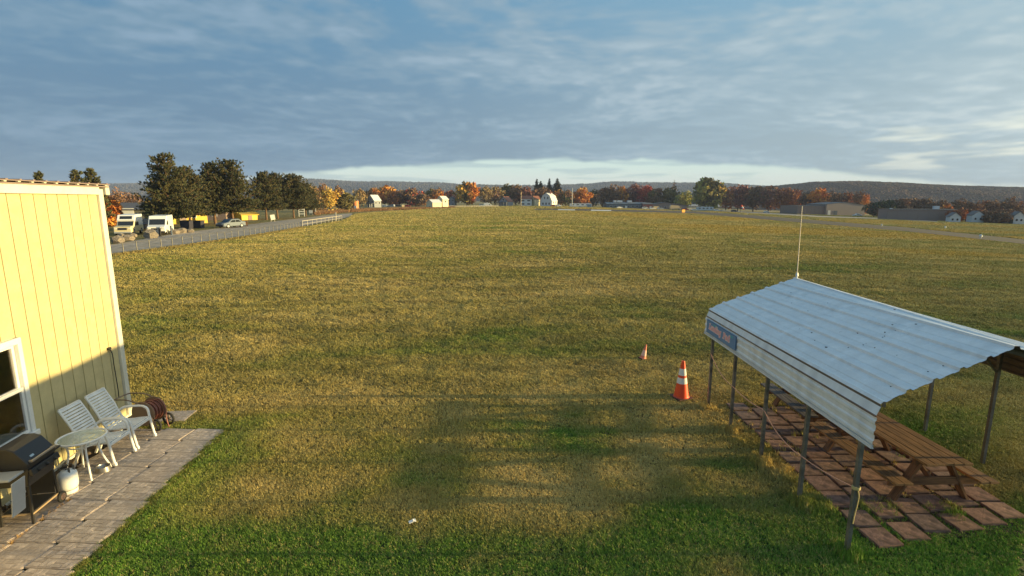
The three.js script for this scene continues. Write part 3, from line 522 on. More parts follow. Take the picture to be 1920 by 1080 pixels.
{ // sign hung on the side panel
  const c = document.createElement('canvas'); c.width = 1024; c.height = 192; const g = c.getContext('2d');
  g.fillStyle = '#6088b4'; g.fillRect(0, 0, 1024, 192);
  g.fillStyle = '#4aa0b0'; g.fillRect(250, 12, 130, 26); g.fillRect(850, 20, 90, 32);
  const write = (t, x, y, s, w) => { g.save(); g.translate(x, y); g.transform(1, 0, -0.22, 1, 0, 0); g.font = 'bold ' + s + 'px serif'; g.lineWidth = 16; g.strokeStyle = '#ece0dc'; g.strokeText(t, 0, 0, w); g.fillStyle = '#dc7078'; g.fillText(t, 0, 0, w); g.restore(); };
  write('Landing', 80, 128, 124, 450); write('Pad', 600, 134, 124, 300);
  const t = new THREE.CanvasTexture(c); t.colorSpace = THREE.SRGBColorSpace; t.anisotropy = 8;
  const o = thing('shelter_sign', 'long blue sign with red slanted lettering on the shelter\'s side panel', 'sign', V(CX0 - 0.032, 1.925, 10.34), -Math.PI / 2);
  boxMesh('board', mat([0.10, 0.19, 0.34]), o, 0, 0, 0, 1.50, 0.29, 0.012);
  const p = mesh('face', new THREE.PlaneGeometry(1.47, 0.27), new THREE.MeshStandardMaterial({ map: t, roughness: 0.5 }), o); p.position.z = 0.0085;
}
{
  const o = thing('radio_antenna', 'tall thin whip antenna on a white base at the shelter\'s far ridge end', 'antenna', V(6.33, 2.94, 11.14));
  mb().cyl([0, -0.1, 0], [0, 0.12, 0], 0.022, 0.022, 10).cyl([0, 0.10, 0], [0, 0.17, 0], 0.032, 0.02, 10).build('base', MT.whiteMetal, o);
  mb().cyl([0, 0.16, 0], [-0.03, 1.63, 0], 0.010, 0.006, 6).build('whip', mat([0.62, 0.52, 0.40], { roughness: 0.5 }), o);
}
{ // cords strung between the posts
  const q = [[1.30, 10.98], [0.98, 9.80], [1.02, 8.5], [0.80, 7.26], [1.0, 6.08]].map(([y, d]) => [PX0 - 0.03, y, -d]), p = [];
  for (let k = 0; k < 4; k++) for (let j = 0; j < 6; j++) { const t = j / 6; p.push([q[k][0], lerp(q[k][1], q[k + 1][1], t) - [0.10, 0.04, 0.10, 0.03][k] * 4 * t * (1 - t), lerp(q[k][2], q[k + 1][2], t)]); } p.push(q[4]);
  tag(mb().tube(p, 0.008, 5, 90).build('cord', MT.ropePink), 'slack pinkish cord strung from post to post along the shelter', 'cord');
  const o = thing('yellow_rope', 'yellow rope tied round the shelter\'s nearest post with its end hanging down', 'rope', V(PX0, 0, 6.08));
  const k = mb(); for (let j = 0; j < 3; j++) k.add(new THREE.TorusGeometry(0.042, 0.009, 6, 18), M4().makeRotationX(Math.PI / 2 + 0.1 * (j - 1)).setPosition(0, 0.98 + j * 0.016, 0)); k.build('knot', MT.ropeY, o);
  mb().tube([[0.0, 0.98, 0.036], [0.018, 0.9, 0.038], [0.012, 0.75, 0.037], [-0.004, 0.62, 0.036], [-0.012, 0.5, 0.036]], 0.008, 6, 50).build('strand', MT.ropeY, o);
}
{ // reddish pavers under the shelter
  const patch = new THREE.Group(); patch.name = 'paving'; patch.userData.kind = 'structure'; scene.add(patch);
  const r = rng(21), W = 0.412;
  const geos = [0, 1, 2].map(() => { const g = new RoundedBoxGeometry(W, 0.06, W, 1, 0.012), p = g.attributes.position; for (let i = 0; i < p.count; i++) p.setXYZ(i, p.getX(i) * (0.96 + r() * 0.03), p.getY(i), p.getZ(i) * (0.96 + r() * 0.03)); planeUV(g); return g; });
  for (let i = 0; i < 6; i++) for (let j = 0; j < 11; j++) {
    const x = 5.19 + i * 0.462, d = 6.42 + [0, 0.17, 0.3, 0.38, 0.47, 0.62][i] + j * 0.455 ; if (d > 11.0 || x > 7.7) continue;
    const t = sst(8.0, 6.3, d);                                              // the near rows have drifted apart
    const m = mesh('paver', geos[Math.floor(r() * 3)], MT.paver[Math.floor(r() * 4)], patch);
    m.position.set(x + (r() - 0.5) * 0.05 * (0.5 + t), 0.012 + (r() - 0.5) * 0.014, -d + (r() - 0.5) * 0.05 * (0.5 + t)); m.rotation.set((r() - 0.5) * 0.05, (r() - 0.5) * 0.12 * (0.6 + t), (r() - 0.5) * 0.05); m.scale.set(1 - t * 0.08, 1, 1 - t * 0.06);
  }
  const b = mb().box(6.35, 0.0, -8.75, 2.75, 0.012, 4.6).build('soil', mat([0.13, 0.075, 0.045], { roughness: 1, map: TX.mottle, bumpMap: TX.bump, bumpScale: 0.03 })); struct(b);
}
function picnicTable(label, x, d0, d1, ry, woods) {
  const L = d1 - d0, o = thing('picnic_table', label, 'picnic table', V(x, 0.03, (d0 + d1) / 2), ry, 'wooden picnic tables under the shelter');
  const [wt, wb, wf] = woods, r = rng(Math.round(x * 91 + d0 * 37));
  for (let k = 0; k < 5; k++) boxMesh('plank', wt, o, -0.295 + k * 0.1475, 0.735 + (r() - 0.5) * 0.004, (r() - 0.5) * 0.02, 0.139, 0.038, L, { r: 0.006, ry: (r() - 0.5) * 0.004 });
  for (const s of [-1, 1]) for (let k = 0; k < 2; k++) boxMesh('bench_plank', wb, o, s * (0.60 + k * 0.142), 0.43, (r() - 0.5) * 0.02, 0.135, 0.038, L, { r: 0.006 });
  for (const e of [-1, 1]) {
    const z = e * (L / 2 - 0.28);
    for (const s of [-1, 1]) mb().bar([s * 0.60, 0, z], [s * 0.20, 0.714, z], 0.038, 0.135, [0, 0, 1]).build('leg', wf, o);
    mb().box(0, 0.345, z + e * 0.04, 1.44, 0.13, 0.038).build('bench_beam', wf, o);
    mb().box(0, 0.665, z + e * 0.04, 0.68, 0.09, 0.038).build('cross_beam', wf, o);
    mb().bar([0, 0.35, z - e * 0.02], [0, 0.70, z - e * 0.62], 0.085, 0.038, [1, 0, 0]).build('brace', wf, o);
  }
  return o;
}
picnicTable('brown wooden picnic table at the shelter\'s near end, its top showing beside the roof', 6.56, 7.06, 9.22, 2.0 * R, [MT.wood, MT.wood, MT.woodDark]);
picnicTable('weathered picnic table at the shelter\'s far end, its greyish bench seen between the posts', 6.62, 9.46, 11.3, -0.5 * R, [MT.woodGrey, MT.woodGrey, MT.woodDark]);

// ------------------------------------------------------------------ cones and litter on the field
function cone(label, px, py, h, tilt, ry, bands) {
  const [x, d] = gp(px, py), o = thing('traffic_cone', label, 'traffic cone', V(x, T(x, d) + 0.01, d), ry); o.rotation.z = tilt;
  const r0 = h * 0.185, r1 = h * 0.042, b = 0.035, rad = (y) => lerp(r0, r1, (y - b) / (h - b));
  boxMesh('base', mat([0.10, 0.035, 0.02], { roughness: 0.7 }), o, 0, b / 2, 0, h * 0.46, b, h * 0.46, { r: 0.012 });
  mb().lathe([[r0 + 0.02, b], [r0 + 0.004, b + 0.02], [r0, b + 0.03], [r1, h - 0.006], [r1 - 0.008, h], [0.012, h], [0.01, h - 0.05]], 36).build('body', h < 0.6 ? mat([0.70, 0.20, 0.12], { roughness: 0.6 }) : MT.orange, o);
  for (const [a, c] of bands) mb().lathe([[rad(a * h) + 0.001, a * h], [rad(a * h) + 0.004, a * h + 0.003], [rad(c * h) + 0.004, c * h - 0.003], [rad(c * h) + 0.001, c * h]], 36).build('collar', h < 0.6 ? mat([0.76, 0.46, 0.38], { roughness: 0.5 }) : MT.collar, o);
  return o;
}
cone('tall orange traffic cone with two white collars beside the shelter', 1277, 746, 0.92, 0, 0.35, [[0.405, 0.56], [0.625, 0.80]]);
cone('small faded orange cone leaning over in the grass behind the tall one', 1205, 674, 0.46, -0.22, 0.3, [[0.24, 0.62]]);
{
  const [x, d] = gp(773, 986); const c = mb().box(0, 0, 0, 0.10, 0.012, 0.06, { r: 0.004, rz: 0.2 }).box(0.03, 0.012, 0.01, 0.05, 0.008, 0.05, { rz: -0.5 }).build('litter', MT.white); c.position.set(x, 0.075, -d); c.rotation.y = 0.4; tag(c, 'small scrap of white litter in the open grass', 'litter');
}

// ------------------------------------------------------------------ fences along the road
{
  const A = gp(205, 481), B = gp(565, 427); const L = Math.hypot(B[0] - A[0], B[1] - A[1]), n = 30;
  const P = (t) => { const s = Math.sin(t * Math.PI) * 1.2; return [lerp(A[0], B[0], t) + s, lerp(A[1], B[1], t)]; };
  const o = thing('wire_fence', 'long low wire fence with thin grey posts between field and road', 'fence', V(0, 0, 0));
  for (let k = 0; k < n; k++) { const t = Math.pow(k / (n - 1), 1.0), [x, d] = P(t); mb().cyl([x, -0.05, -d], [x, 1.02, -d], 0.045, 0.04, 8).lathe([[0.05, 1.0], [0.05, 1.03], [0, 1.06]], 8, x, 0, -d).build('post', MT.galv, o); }
  const w = mb(); for (const y of [0.98, 0.52, 0.1]) for (let k = 0; k < n - 1; k++) { const a = P(k / (n - 1)), b = P((k + 1) / (n - 1)); w.cyl([a[0], y, -a[1]], [b[0], y, -b[1]], y > 0.9 ? 0.018 : 0.006, undefined, 5); } w.build('rail', MT.galv, o);
  const A2 = gp(567, 427), B2 = gp(641, 414), o2 = thing('rail_fence', 'short pale wooden rail fence at the far end of the wire fence', 'fence', V(0, 0, 0));
  for (let k = 0; k < 11; k++) { const t = k / 10, x = lerp(A2[0], B2[0], t), d = lerp(A2[1], B2[1], t); mb().box(x, 0.6, -d, 0.11, 1.2, 0.11).build('post', MT.railW, o2); }
  for (const y of [1.15, 0.6]) mb().bar([A2[0], y, -A2[1]], [B2[0], y, -B2[1]], 0.05, y > 1 ? 0.075 : 0.04).build('rail', MT.railW, o2);
  { const [x, d] = gp(631, 414), p = thing('gate_post', 'taller pale post standing at the end of the short rail fence', 'post', V(x, 0, d)); mb().box(0, 0.95, 0.4, 0.22, 1.9, 0.22).build('post', MT.railW, p); mb().box(0, 1.93, 0.4, 0.28, 0.07, 0.28).build('cap', MT.railW, p); }
}

// ------------------------------------------------------------------ trees
const leafMats = new MeshMat();
function MeshMat() { this.leaf = new THREE.MeshStandardMaterial({ vertexColors: true, roughness: 0.95, side: THREE.DoubleSide }); this.needle = this.leaf; }
class Leaves {                                                             // many small faces with their own tone
  constructor() { this.p = []; this.c = []; }
  tri(a, b, c, k) { this.p.push(...a, ...b, ...c); for (let i = 0; i < 3; i++) this.c.push(...k); }
  clump(x, y, z, s, k, r, n = 4) {                                        // a loose clump of n faces
    for (let i = 0; i < n; i++) {
      const th = r() * 6.283, ph = Math.acos(2 * r() - 1), ax = [Math.sin(ph) * Math.cos(th), Math.cos(ph), Math.sin(ph) * Math.sin(th)], t2 = r() * 6.283;
      const o = [x + (r() - 0.5) * s, y + (r() - 0.5) * s, z + (r() - 0.5) * s];
      const b = Math.abs(ax[1]) < 0.9 ? [0, 1, 0] : [1, 0, 0]; let u = [ax[1] * b[2] - ax[2] * b[1], ax[2] * b[0] - ax[0] * b[2], ax[0] * b[1] - ax[1] * b[0]]; const ul = Math.hypot(...u); u = u.map((v) => v / ul); const w = [ax[1] * u[2] - ax[2] * u[1], ax[2] * u[0] - ax[0] * u[2], ax[0] * u[1] - ax[1] * u[0]];
      const q = (a, l) => [0, 1, 2].map((j) => o[j] + (u[j] * Math.cos(a) + w[j] * Math.sin(a)) * l);
      const f = 0.85 + r() * 0.3, kk = [k[0] * f, k[1] * f, k[2] * f], l = s * (0.45 + r() * 0.3);
      this.tri(q(t2, l), q(t2 + 2.1 + r() * 0.5, l), q(t2 + 4.2 + r() * 0.5, l), kk);
    }
  }
  needle(x, y, z, dir, s, k, r, n = 7) {                                   // a tuft of thin blades pointing outwards
    for (let i = 0; i < n; i++) {
      const d = [dir[0] + (r() - 0.5) * 1.7, dir[1] + (r() - 0.35) * 1.5, dir[2] + (r() - 0.5) * 1.7], l = Math.hypot(...d) || 1, q = s * (0.7 + r() * 0.5), e = [x + d[0] / l * q, y + d[1] / l * q, z + d[2] / l * q];
      const sx = (r() - 0.5) * s * 0.55, sy = (r() - 0.5) * s * 0.4, sz = (r() - 0.5) * s * 0.55, f = 0.8 + r() * 0.4;
      this.tri([x - sx, y - sy, z - sz], [x + sx, y + sy, z + sz], e, [k[0] * f, k[1] * f, k[2] * f]);
    }
  }
  build(name, parent) { const g = new THREE.BufferGeometry(); g.setAttribute('position', new THREE.Float32BufferAttribute(this.p, 3)); g.setAttribute('color', new THREE.Float32BufferAttribute(this.c, 3)); g.computeVertexNormals(); return mesh(name, g, leafMats.leaf, parent); }
}
// a broad tree: trunk, forking limbs, crown of leaf clumps in lobes; tones = list of [r,g,b], turned = other tones for the right part of the crown
function broadTree(name, label, x, d, h, w, tones, o = {}) {
  const t = thing(name, label, 'tree', V(x, T(x, d) - 0.05, d), 0, o.group), r = rng(o.seed ?? Math.round(Math.abs(x) * 13 + d * 7 + h * 3));
  const base = h * (o.base ?? 0.18), tr = Math.max(0.12, h * 0.022), wd = mb(), lobes = [];
  wd.cyl([0, 0, 0], [0, base, 0], tr * 1.25, tr, 8);
  const nl = o.lobes ?? 9, cy = (h + base) / 2, ry = (h - base) / 2;
  for (let k = 0; k < nl; k++) {
    const a = k * 2.4 + r() * 0.8, v = (k + 0.5) / nl * 2 - 1, rr = Math.sqrt(Math.max(0.08, 1 - v * v)) * (0.42 + r() * 0.22);
    const c = [Math.cos(a) * rr * w / 2, cy + v * ry * 0.66, Math.sin(a) * rr * w / 2], s = (0.34 + r() * 0.2) * (1 - 0.25 * Math.max(0, v));
    lobes.push([c, s * w / 2 * 1.15, s * ry * 1.15, tones[Math.floor(r() * tones.length)]]);
    const b0 = base * (0.8 + 0.3 * r()); wd.tube([[0, b0, 0], [c[0] * 0.4, lerp(b0, c[1], 0.55), c[2] * 0.4], c], tr * 0.36, 5, 5);
    if (o.bare) for (let q = 0; q < 5; q++) { const e = [c[0] + (r() - 0.5) * w * 0.5, c[1] + (r() - 0.1) * ry * 0.7, c[2] + (r() - 0.5) * w * 0.5]; wd.tube([[c[0] * 0.6, c[1] * 0.85, c[2] * 0.6], c.map((v2, i) => lerp(v2, e[i], 0.5)), e], tr * 0.13, 4, 4); }
  }
  wd.build('trunk', o.bark ?? MT.bark, t);
  const lf = new Leaves(), n = o.n ?? 900, s0 = o.leaf ?? Math.max(0.35, w * 0.075);
  for (let i = 0; i < n; i++) {
    const L = lobes[i % nl], th = r() * 6.283, ph = Math.acos(2 * r() - 1), q = Math.pow(r(), 0.4) * (0.9 + 0.35 * noise(th * 2 + i % nl, ph * 2));
    const px = L[0][0] + Math.sin(ph) * Math.cos(th) * L[1] * q, py = L[0][1] + Math.cos(ph) * L[2] * q, pz = L[0][2] + Math.sin(ph) * Math.sin(th) * L[1] * q;
    if (py < base * 0.7) continue;
    let k = r() < 0.75 ? L[3] : tones[Math.floor(r() * tones.length)];
    if (o.turned && px > w * (o.turnAt ?? 0.08) + (r() - 0.5) * w * 0.25) k = o.turned[Math.floor(r() * o.turned.length)];
    lf.clump(px, py, pz, s0 * (0.7 + r() * 0.6), k, r, o.faces ?? 4);
  }
  lf.build('crown', t);
  return t;
}
// a pine with whorls of limbs, foliage in upswept tufts, open near the ground
function pine(label, x, d, h, w, o = {}) {
  const t = thing(o.name ?? 'pine_tree', label, 'pine tree', V(x, T(x, d) - 0.05, d), 0, o.group), r = rng(o.seed ?? Math.round(Math.abs(x) * 17 + d * 11));
  const tr = h * 0.016, wd = mb(), lf = new Leaves(), base = h * (o.base ?? 0.17), bend = [(r() - 0.5) * h * 0.03, (r() - 0.5) * h * 0.03];
  const ax = (y) => [bend[0] * Math.sin(y / h * 3), y, bend[1] * Math.sin(y / h * 3)];
  wd.tube([ax(0), ax(h * 0.3), ax(h * 0.6), ax(h * 0.92)], tr, 8, 10).cyl(ax(0), ax(h * 0.3), tr * 1.5, tr * 0.9, 8);
  const nw = o.whorls ?? 15, S = o.leaf ?? 0.42, LAY = o.conic ? 1 : 0.78;
  for (let k = 0; k < nw; k++) {
    const f = (k + 0.4) / nw, y = lerp(base, h * 0.965, f);
    const prof = o.conic ? Math.pow(1 - f, 0.85) * 0.98 + 0.03 : Math.min(1, 0.82 + f * 0.9) * Math.pow(1 - f, 0.66) + 0.055;
    const nb = Math.round((5 + (1 - f) * 3));
    for (let b = 0; b < nb; b++) {
      const a = b / nb * 6.283 + k * 1.3 + r() * 0.7, len = w / 2 * prof * (0.62 + r() * 0.5), up = len * (o.conic ? 0.12 : 0.22 + 0.5 * f) * (0.5 + r()) - (f < 0.3 ? len * 0.12 : 0);
      const c = ax(y), dx = Math.cos(a), dz = Math.sin(a), e = [c[0] + dx * len, c[1] + up, c[2] + dz * len];
      wd.tube([c, [c[0] + dx * len * 0.5, c[1] + up * 0.3, c[2] + dz * len * 0.5], e], tr * 0.22, 4, 4);
      const m = Math.max(3, Math.round(len / S * 2.1 * (o.dense ?? 1)));
      for (let i = 0; i < m; i++) {
        const q = 0.22 + 0.8 * Math.pow((i + r()) / m, 0.75), sp = (0.25 + 0.22 * len * (1 - Math.abs(q - 0.6))) * 0.9;
        const px = c[0] + dx * len * q + (r() - 0.5) * sp * 1.7, py = c[1] + up * q * (0.4 + 0.6 * q) + (r() - 0.35) * sp * LAY, pz = c[2] + dz * len * q + (r() - 0.5) * sp * 1.7;
        const k2 = (o.tones ?? PINE)[Math.floor(r() * 3)];
        lf.needle(px, py, pz, [dx * 0.7, 0.75, dz * 0.7], S * (0.8 + r() * 0.5), k2, r, o.blades ?? 9);
      }
    }
  }
  for (let i = 0; i < 14; i++) lf.needle(ax(h * 0.95)[0] + (r() - 0.5) * 0.4, h * (0.93 + r() * 0.05), ax(h * 0.95)[2] + (r() - 0.5) * 0.4, [0, 1, 0], S, (o.tones ?? PINE)[i % 3], r, 9);
  wd.build('trunk', MT.pineBark, t); lf.build('crown', t); return t;
}
const PINE = [[0.080, 0.082, 0.034], [0.115, 0.100, 0.042], [0.060, 0.070, 0.034]];
const put = (px, py) => gp(px, py);
{ // the row of big pines: [picture x of the trunk, base row, top row, width in picture px, label]
  const rows = [
    [322, 428, 287, 92, 'tallest pine of the row, leftmost, beside the white van', 1.0], [357, 423, 311, 70, 'broad pine just right of the tallest one, yellow wall behind its trunk', 1],
    [404, 420, 303, 66, 'dark narrow pine, third tree of the row from the tallest', 1], [438, 419, 300, 92, 'tall rounded pine behind the blue-grey car', 1],
    [500, 412, 322, 62, 'dark pine standing left in the third pine group', 1], [521, 410, 324, 52, 'slim pine in the middle of the third pine group', 1], [551, 409, 326, 72, 'wide pine at the right of the third pine group', 1], [574, 405, 345, 50, 'short pine ending the row at the white goal frame', 1]];
  rows.forEach(([px, by, ty, w, lab], i) => { const [x, d] = put(px, by); const h = topH(ty, d) - T(x, d), W = w / F * d; pine(lab, x, d, h, W * 1.16, { group: 'big pines along the road', whorls: 23, leaf: 0.38, seed: 100 + i * 7, base: [0.12, 0.18, 0.16, 0.18, 0.2, 0.22, 0.2, 0.18][i], dense: 1.35 }); });
  // pines showing over the roof of the yellow building
  for (const [px, ty, w, d, lab] of [[105, 321, 34, 74, 'rounded pine top showing above the yellow building\'s roof, alone'], [172, 318, 44, 72, 'left one of two pine tops above the yellow roof\'s right end'], [200, 315, 50, 76, 'pine at the corner of the yellow roof, reaching down beside it'], [18, 332, 16, 80, 'tiny dark pine top above the left end of the yellow roof']]) { const x = at(px, d)[0]; pine(lab, x, d, topH(ty, d), w / F * d, { group: 'pines behind the yellow building', whorls: 18, dense: 1.3, seed: px }); }
}
// tones
const TN = { rust: [[0.29, 0.11, 0.04], [0.33, 0.14, 0.045], [0.22, 0.085, 0.04]], orange: [[0.50, 0.19, 0.035], [0.42, 0.15, 0.035], [0.54, 0.24, 0.05]], gold: [[0.50, 0.29, 0.06], [0.43, 0.24, 0.06], [0.54, 0.33, 0.08]], red: [[0.36, 0.055, 0.035], [0.28, 0.05, 0.04], [0.40, 0.09, 0.04]], olive: [[0.13, 0.11, 0.035], [0.10, 0.085, 0.03], [0.16, 0.12, 0.04]], brown: [[0.18, 0.10, 0.055], [0.21, 0.115, 0.06], [0.14, 0.09, 0.055]], pale: [[0.26, 0.19, 0.09], [0.22, 0.16, 0.08], [0.30, 0.20, 0.09]], green: [[0.055, 0.065, 0.025], [0.07, 0.08, 0.03], [0.045, 0.055, 0.025]], yg: [[0.27, 0.25, 0.055], [0.21, 0.20, 0.05], [0.33, 0.27, 0.065]], plum: [[0.25, 0.10, 0.07], [0.19, 0.085, 0.065], [0.28, 0.12, 0.065]], twig: [[0.20, 0.115, 0.075], [0.17, 0.10, 0.07], [0.23, 0.13, 0.08]] };
for (const k in TN) TN[k] = TN[k].map((c) => c.map((v) => Math.min(0.6, v * 1.3)));
function far(label, px, by, ty, wpx, d, tones, o = {}) { const x = at(px, d)[0], g = T(x, d), h = Math.max(2, topH(ty, d) - g); return broadTree(o.name ?? 'autumn_tree', label, x, d, h, wpx / F * d, tones, { n: 620, seed: px * 3 + ty, base: 0.12, ...o }); }
{
  const G1 = 'autumn trees beyond the far end of the field';
  far('russet bushy tree hugging the yellow building\'s right edge', 219, 430, 370, 50, 92, TN.rust.concat(TN.orange), { n: 1800, base: 0.05, leaf: 0.5 });
  for (const [px, ty, w, d, k, l] of [[238, 352, 34, 150, 'twig', 'nearly bare brown tree behind the grey-green barn, left'], [256, 358, 30, 165, 'twig', 'nearly bare brown tree behind the middle of the barn'], [274, 362, 30, 155, 'twig', 'nearly bare brown tree between barn and tallest pine'], [225, 366, 26, 140, 'rust', 'reddish-brown tree at the barn\'s left end']]) far(l, px, 0, ty, w, d, TN[k], { name: 'bare_tree', bare: true, n: 500, leaf: 0.34, faces: 3, bark: MT.barkGrey, base: 0.08 });
  const list = [
    [597, 346, 30, 205, 'pale', 'pale tan tree right of the last pine'], [613, 345, 28, 215, 'brown', 'brown tree behind the gap left of the golden trees'], [627, 350, 26, 200, 'gold', 'golden-orange tree, left one of the golden pair'], [643, 348, 26, 225, 'gold', 'golden tree, right one of the golden pair'], [656, 361, 32, 210, 'olive', 'low dark olive tree beside the orange silo'],
    [683, 353, 24, 330, 'pale', 'pale olive tree behind the orange silo'], [707, 353, 34, 400, 'brown', 'brown tree behind the grey barn house'], [728, 350, 50, 395, 'orange', 'wide bright orange tree right of the grey barn house'], [748, 359, 26, 385, 'rust', 'rusty tree joining orange and dark red trees'], [773, 355, 48, 390, 'red', 'wide dark red tree above the parked cars'], [792, 364, 34, 370, 'brown', 'low brown tree between dark red tree and white shed'], [813, 353, 34, 430, 'olive', 'olive-brown tree behind the white shed, left'], [825, 352, 22, 420, 'orange', 'orange tree directly behind the white shed'], [846, 356, 30, 440, 'plum', 'reddish tree behind the small blue-grey house'],
    [911, 348, 26, 430, 'pale', 'thin tan tree left of the olive one past the big maple'], [929, 348, 26, 440, 'pale', 'thin tan tree second past the big maple'], [949, 344, 32, 460, 'olive', 'olive tree behind the house with the orange roof'], [967, 345, 30, 455, 'brown', 'brown tree right of the olive tree, behind the thin pole'], [984, 350, 30, 450, 'plum', 'dark reddish tree behind the porch house'], [1012, 350, 36, 470, 'brown', 'brown tree under the dark spruces'], [1042, 356, 26, 470, 'orange', 'orange tree behind the white gambrel house'], [1058, 356, 26, 430, 'green', 'dark green tree left of the tall white pole'], [1086, 352, 30, 440, 'orange', 'orange tree just right of the tall white pole'], [1070, 360, 28, 450, 'rust', 'rusty low tree behind the tall white pole'],
    [1107, 355, 22, 450, 'green', 'dark green tree left of the long low building'], [1125, 351, 30, 470, 'brown', 'brown tree behind the low building\'s left end'], [1142, 347, 28, 470, 'brown', 'brown tree second behind the low building'], [1158, 347, 26, 475, 'orange', 'reddish-orange tree above the rooftop units'], [1180, 345, 32, 480, 'plum', 'dark reddish tree right of the rooftop units'], [1202, 346, 32, 470, 'red', 'red-topped tree above the brick end of the low building'], [1222, 352, 34, 460, 'olive', 'dark olive tree behind the tan vans, left'], [1244, 350, 34, 460, 'olive', 'dark olive tree behind the tan vans, right'], [1272, 360, 32, 440, 'yg', 'low yellow-green tree left of the big round one'],
    [1350, 352, 30, 470, 'rust', 'rusty tree hugging the big yellow-green tree'], [1372, 347, 40, 480, 'plum', 'first reddish-brown tree of the belt right of the big tree'], [1400, 348, 40, 470, 'brown', 'brown tree of the belt above the wind cone'], [1428, 347, 40, 460, 'plum', 'reddish tree of the belt above the small white cars'], [1453, 349, 36, 450, 'rust', 'rusty tree of the belt left of the white hut'], [1474, 354, 30, 440, 'rust', 'rusty tree above the white hut'], [1494, 358, 26, 425, 'brown', 'brown tree behind the dark end of the hangar'], [1516, 352, 40, 420, 'orange', 'large orange tree behind the hangar'], [1545, 358, 30, 410, 'brown', 'brown tree behind the hangar\'s gable'], [1568, 360, 26, 400, 'rust', 'rusty tree behind the hangar\'s right half'], [1592, 357, 22, 390, 'brown', 'narrow dark tree behind the white pickup'], [1604, 362, 14, 380, 'orange', 'thin orange tree at the hangar\'s right corner'],
    [1622, 378, 30, 330, 'green', 'dark green bush between the two hangars, left'], [1642, 374, 30, 330, 'green', 'dark green bush between the two hangars, right'], [1668, 372, 34, 330, 'brown', 'brown tree behind the long grey building\'s left end'], [1752, 384, 24, 290, 'orange', 'small orange tree past the long grey building'], [1700, 372, 44, 345, 'brown', 'brown tree behind the middle of the long grey building'], [1736, 376, 40, 330, 'brown', 'brown tree behind the long grey building\'s right end']];
  list.forEach(([px, ty, w, d, k, l], i) => far(l, px, 0, ty, w * 1.3, d, TN[k].concat(i % 3 ? [] : TN.brown), { n: d > 400 ? 520 : 640, leaf: w / F * d * 0.085 }));
  far('large maple, olive on its left and bright orange on its right, behind the white shed', 878, 0, 341, 46, 400, TN.olive.concat(TN.gold), { name: 'maple_tree', n: 1100, turned: TN.orange, lobes: 12 });
  far('big round yellow-green tree, the tallest in the middle of the far tree line', 1318, 0, 333, 60, 455, TN.yg.concat(TN.olive), { n: 1200, turned: TN.yg.concat(TN.gold), turnAt: 0.22, lobes: 13 });
  far('bare treetop sticking out above the olive trees', 1253, 0, 340, 16, 475, TN.brown, { name: 'bare_tree', bare: true, n: 120, leaf: 0.7 });
  for (const [px, ty, w, l] of [[1005, 335, 13, 'leftmost of four dark spruces above the porch house'], [1012, 339, 13, 'second of four dark spruces, the shorter one'], [1028, 334, 11, 'third dark spruce, slim, above the white gambrel house'], [1042, 333, 18, 'rightmost and widest of the four dark spruces']]) { const d = 480, x = at(px, d)[0]; pine(l, x, d, topH(ty, d), w / F * d * 1.9, { name: 'spruce_tree', conic: true, whorls: 20, leaf: 0.9, blades: 7, base: 0.05, dense: 2, seed: px, group: 'dark spruces behind the houses', tones: [[0.03, 0.036, 0.022], [0.04, 0.044, 0.024], [0.034, 0.036, 0.026]] }); }
  // belt of brown trees low on the right, in the valley
  const r = rng(61); let k = 0; for (let px = 1770; px < 1960; px += 15) for (let q = 0; q < 2; q++) { const d = (q ? 300 : 225) + r() * 40, ty = (q ? 364 : 382) + r() * 14 + (px - 1770) * 0.05; far(['first', 'second', 'third', 'fourth', 'fifth', 'sixth', 'seventh', 'eighth', 'ninth', 'tenth', 'eleventh', 'twelfth', 'thirteenth'][k >> 1] + (q ? ' tall' : ' short') + ' brown tree from the left in the ' + (q ? 'rear' : 'front') + ' row behind the valley houses', px + r() * 8, 0, ty, 26 + r() * 14, d, r() < 0.2 ? TN.rust : TN.brown, { name: 'valley_tree', n: 300, leaf: 0.85, seed: 900 + k++ }); }
}

// ------------------------------------------------------------------ hills
function ridge(name, pts, dist, depth, foot, m, label, seed) {            // pts: [picture x, picture y] of the crest as seen; the hill gets its real height at that distance
  const pos = [], idx = [], uv = [], N = 220, K = 14; const xs = pts.map((p) => p[0]);
  for (let i = 0; i <= N; i++) {
    const px = lerp(xs[0], xs[xs.length - 1], i / N); let k = 0; while (k < xs.length - 2 && px > xs[k + 1]) k++; const t = (px - xs[k]) / (xs[k + 1] - xs[k]), py = lerp(pts[k][1], pts[k + 1][1], t * t * (3 - 2 * t));
    const x = at(px, dist)[0], top = topH(py, dist);
    for (let j = 0; j <= K; j++) { const v = j / K, d = dist - depth + v * depth * 1.5, up = v < 0.667 ? sst(0, 0.667, v) : 1 - 0.5 * sst(0.667, 1, v), bump = (fbm(x * 0.004 + seed, d * 0.006, 4) - 0.5) * (top - foot) * 0.35 * Math.sin(Math.min(1, v / 0.667) * Math.PI); const xx = x * (0.75 + 0.25 * d / dist) ; pos.push(xx, lerp(foot, top, up) + bump, -d); uv.push(xx / 60, d / 60); }
  }
  for (let i = 0; i < N; i++) for (let j = 0; j < K; j++) { const a = i * (K + 1) + j; idx.push(a, a + K + 1, a + K + 2, a, a + K + 2, a + 1); }
  const g = new THREE.BufferGeometry(); g.setAttribute('position', new THREE.Float32BufferAttribute(pos, 3)); g.setAttribute('uv', new THREE.Float32BufferAttribute(uv, 2)); g.setIndex(idx); g.computeVertexNormals();
  const o = struct(mesh(name, g, m)); o.userData.label = label; return { g, N, K, pos };
}
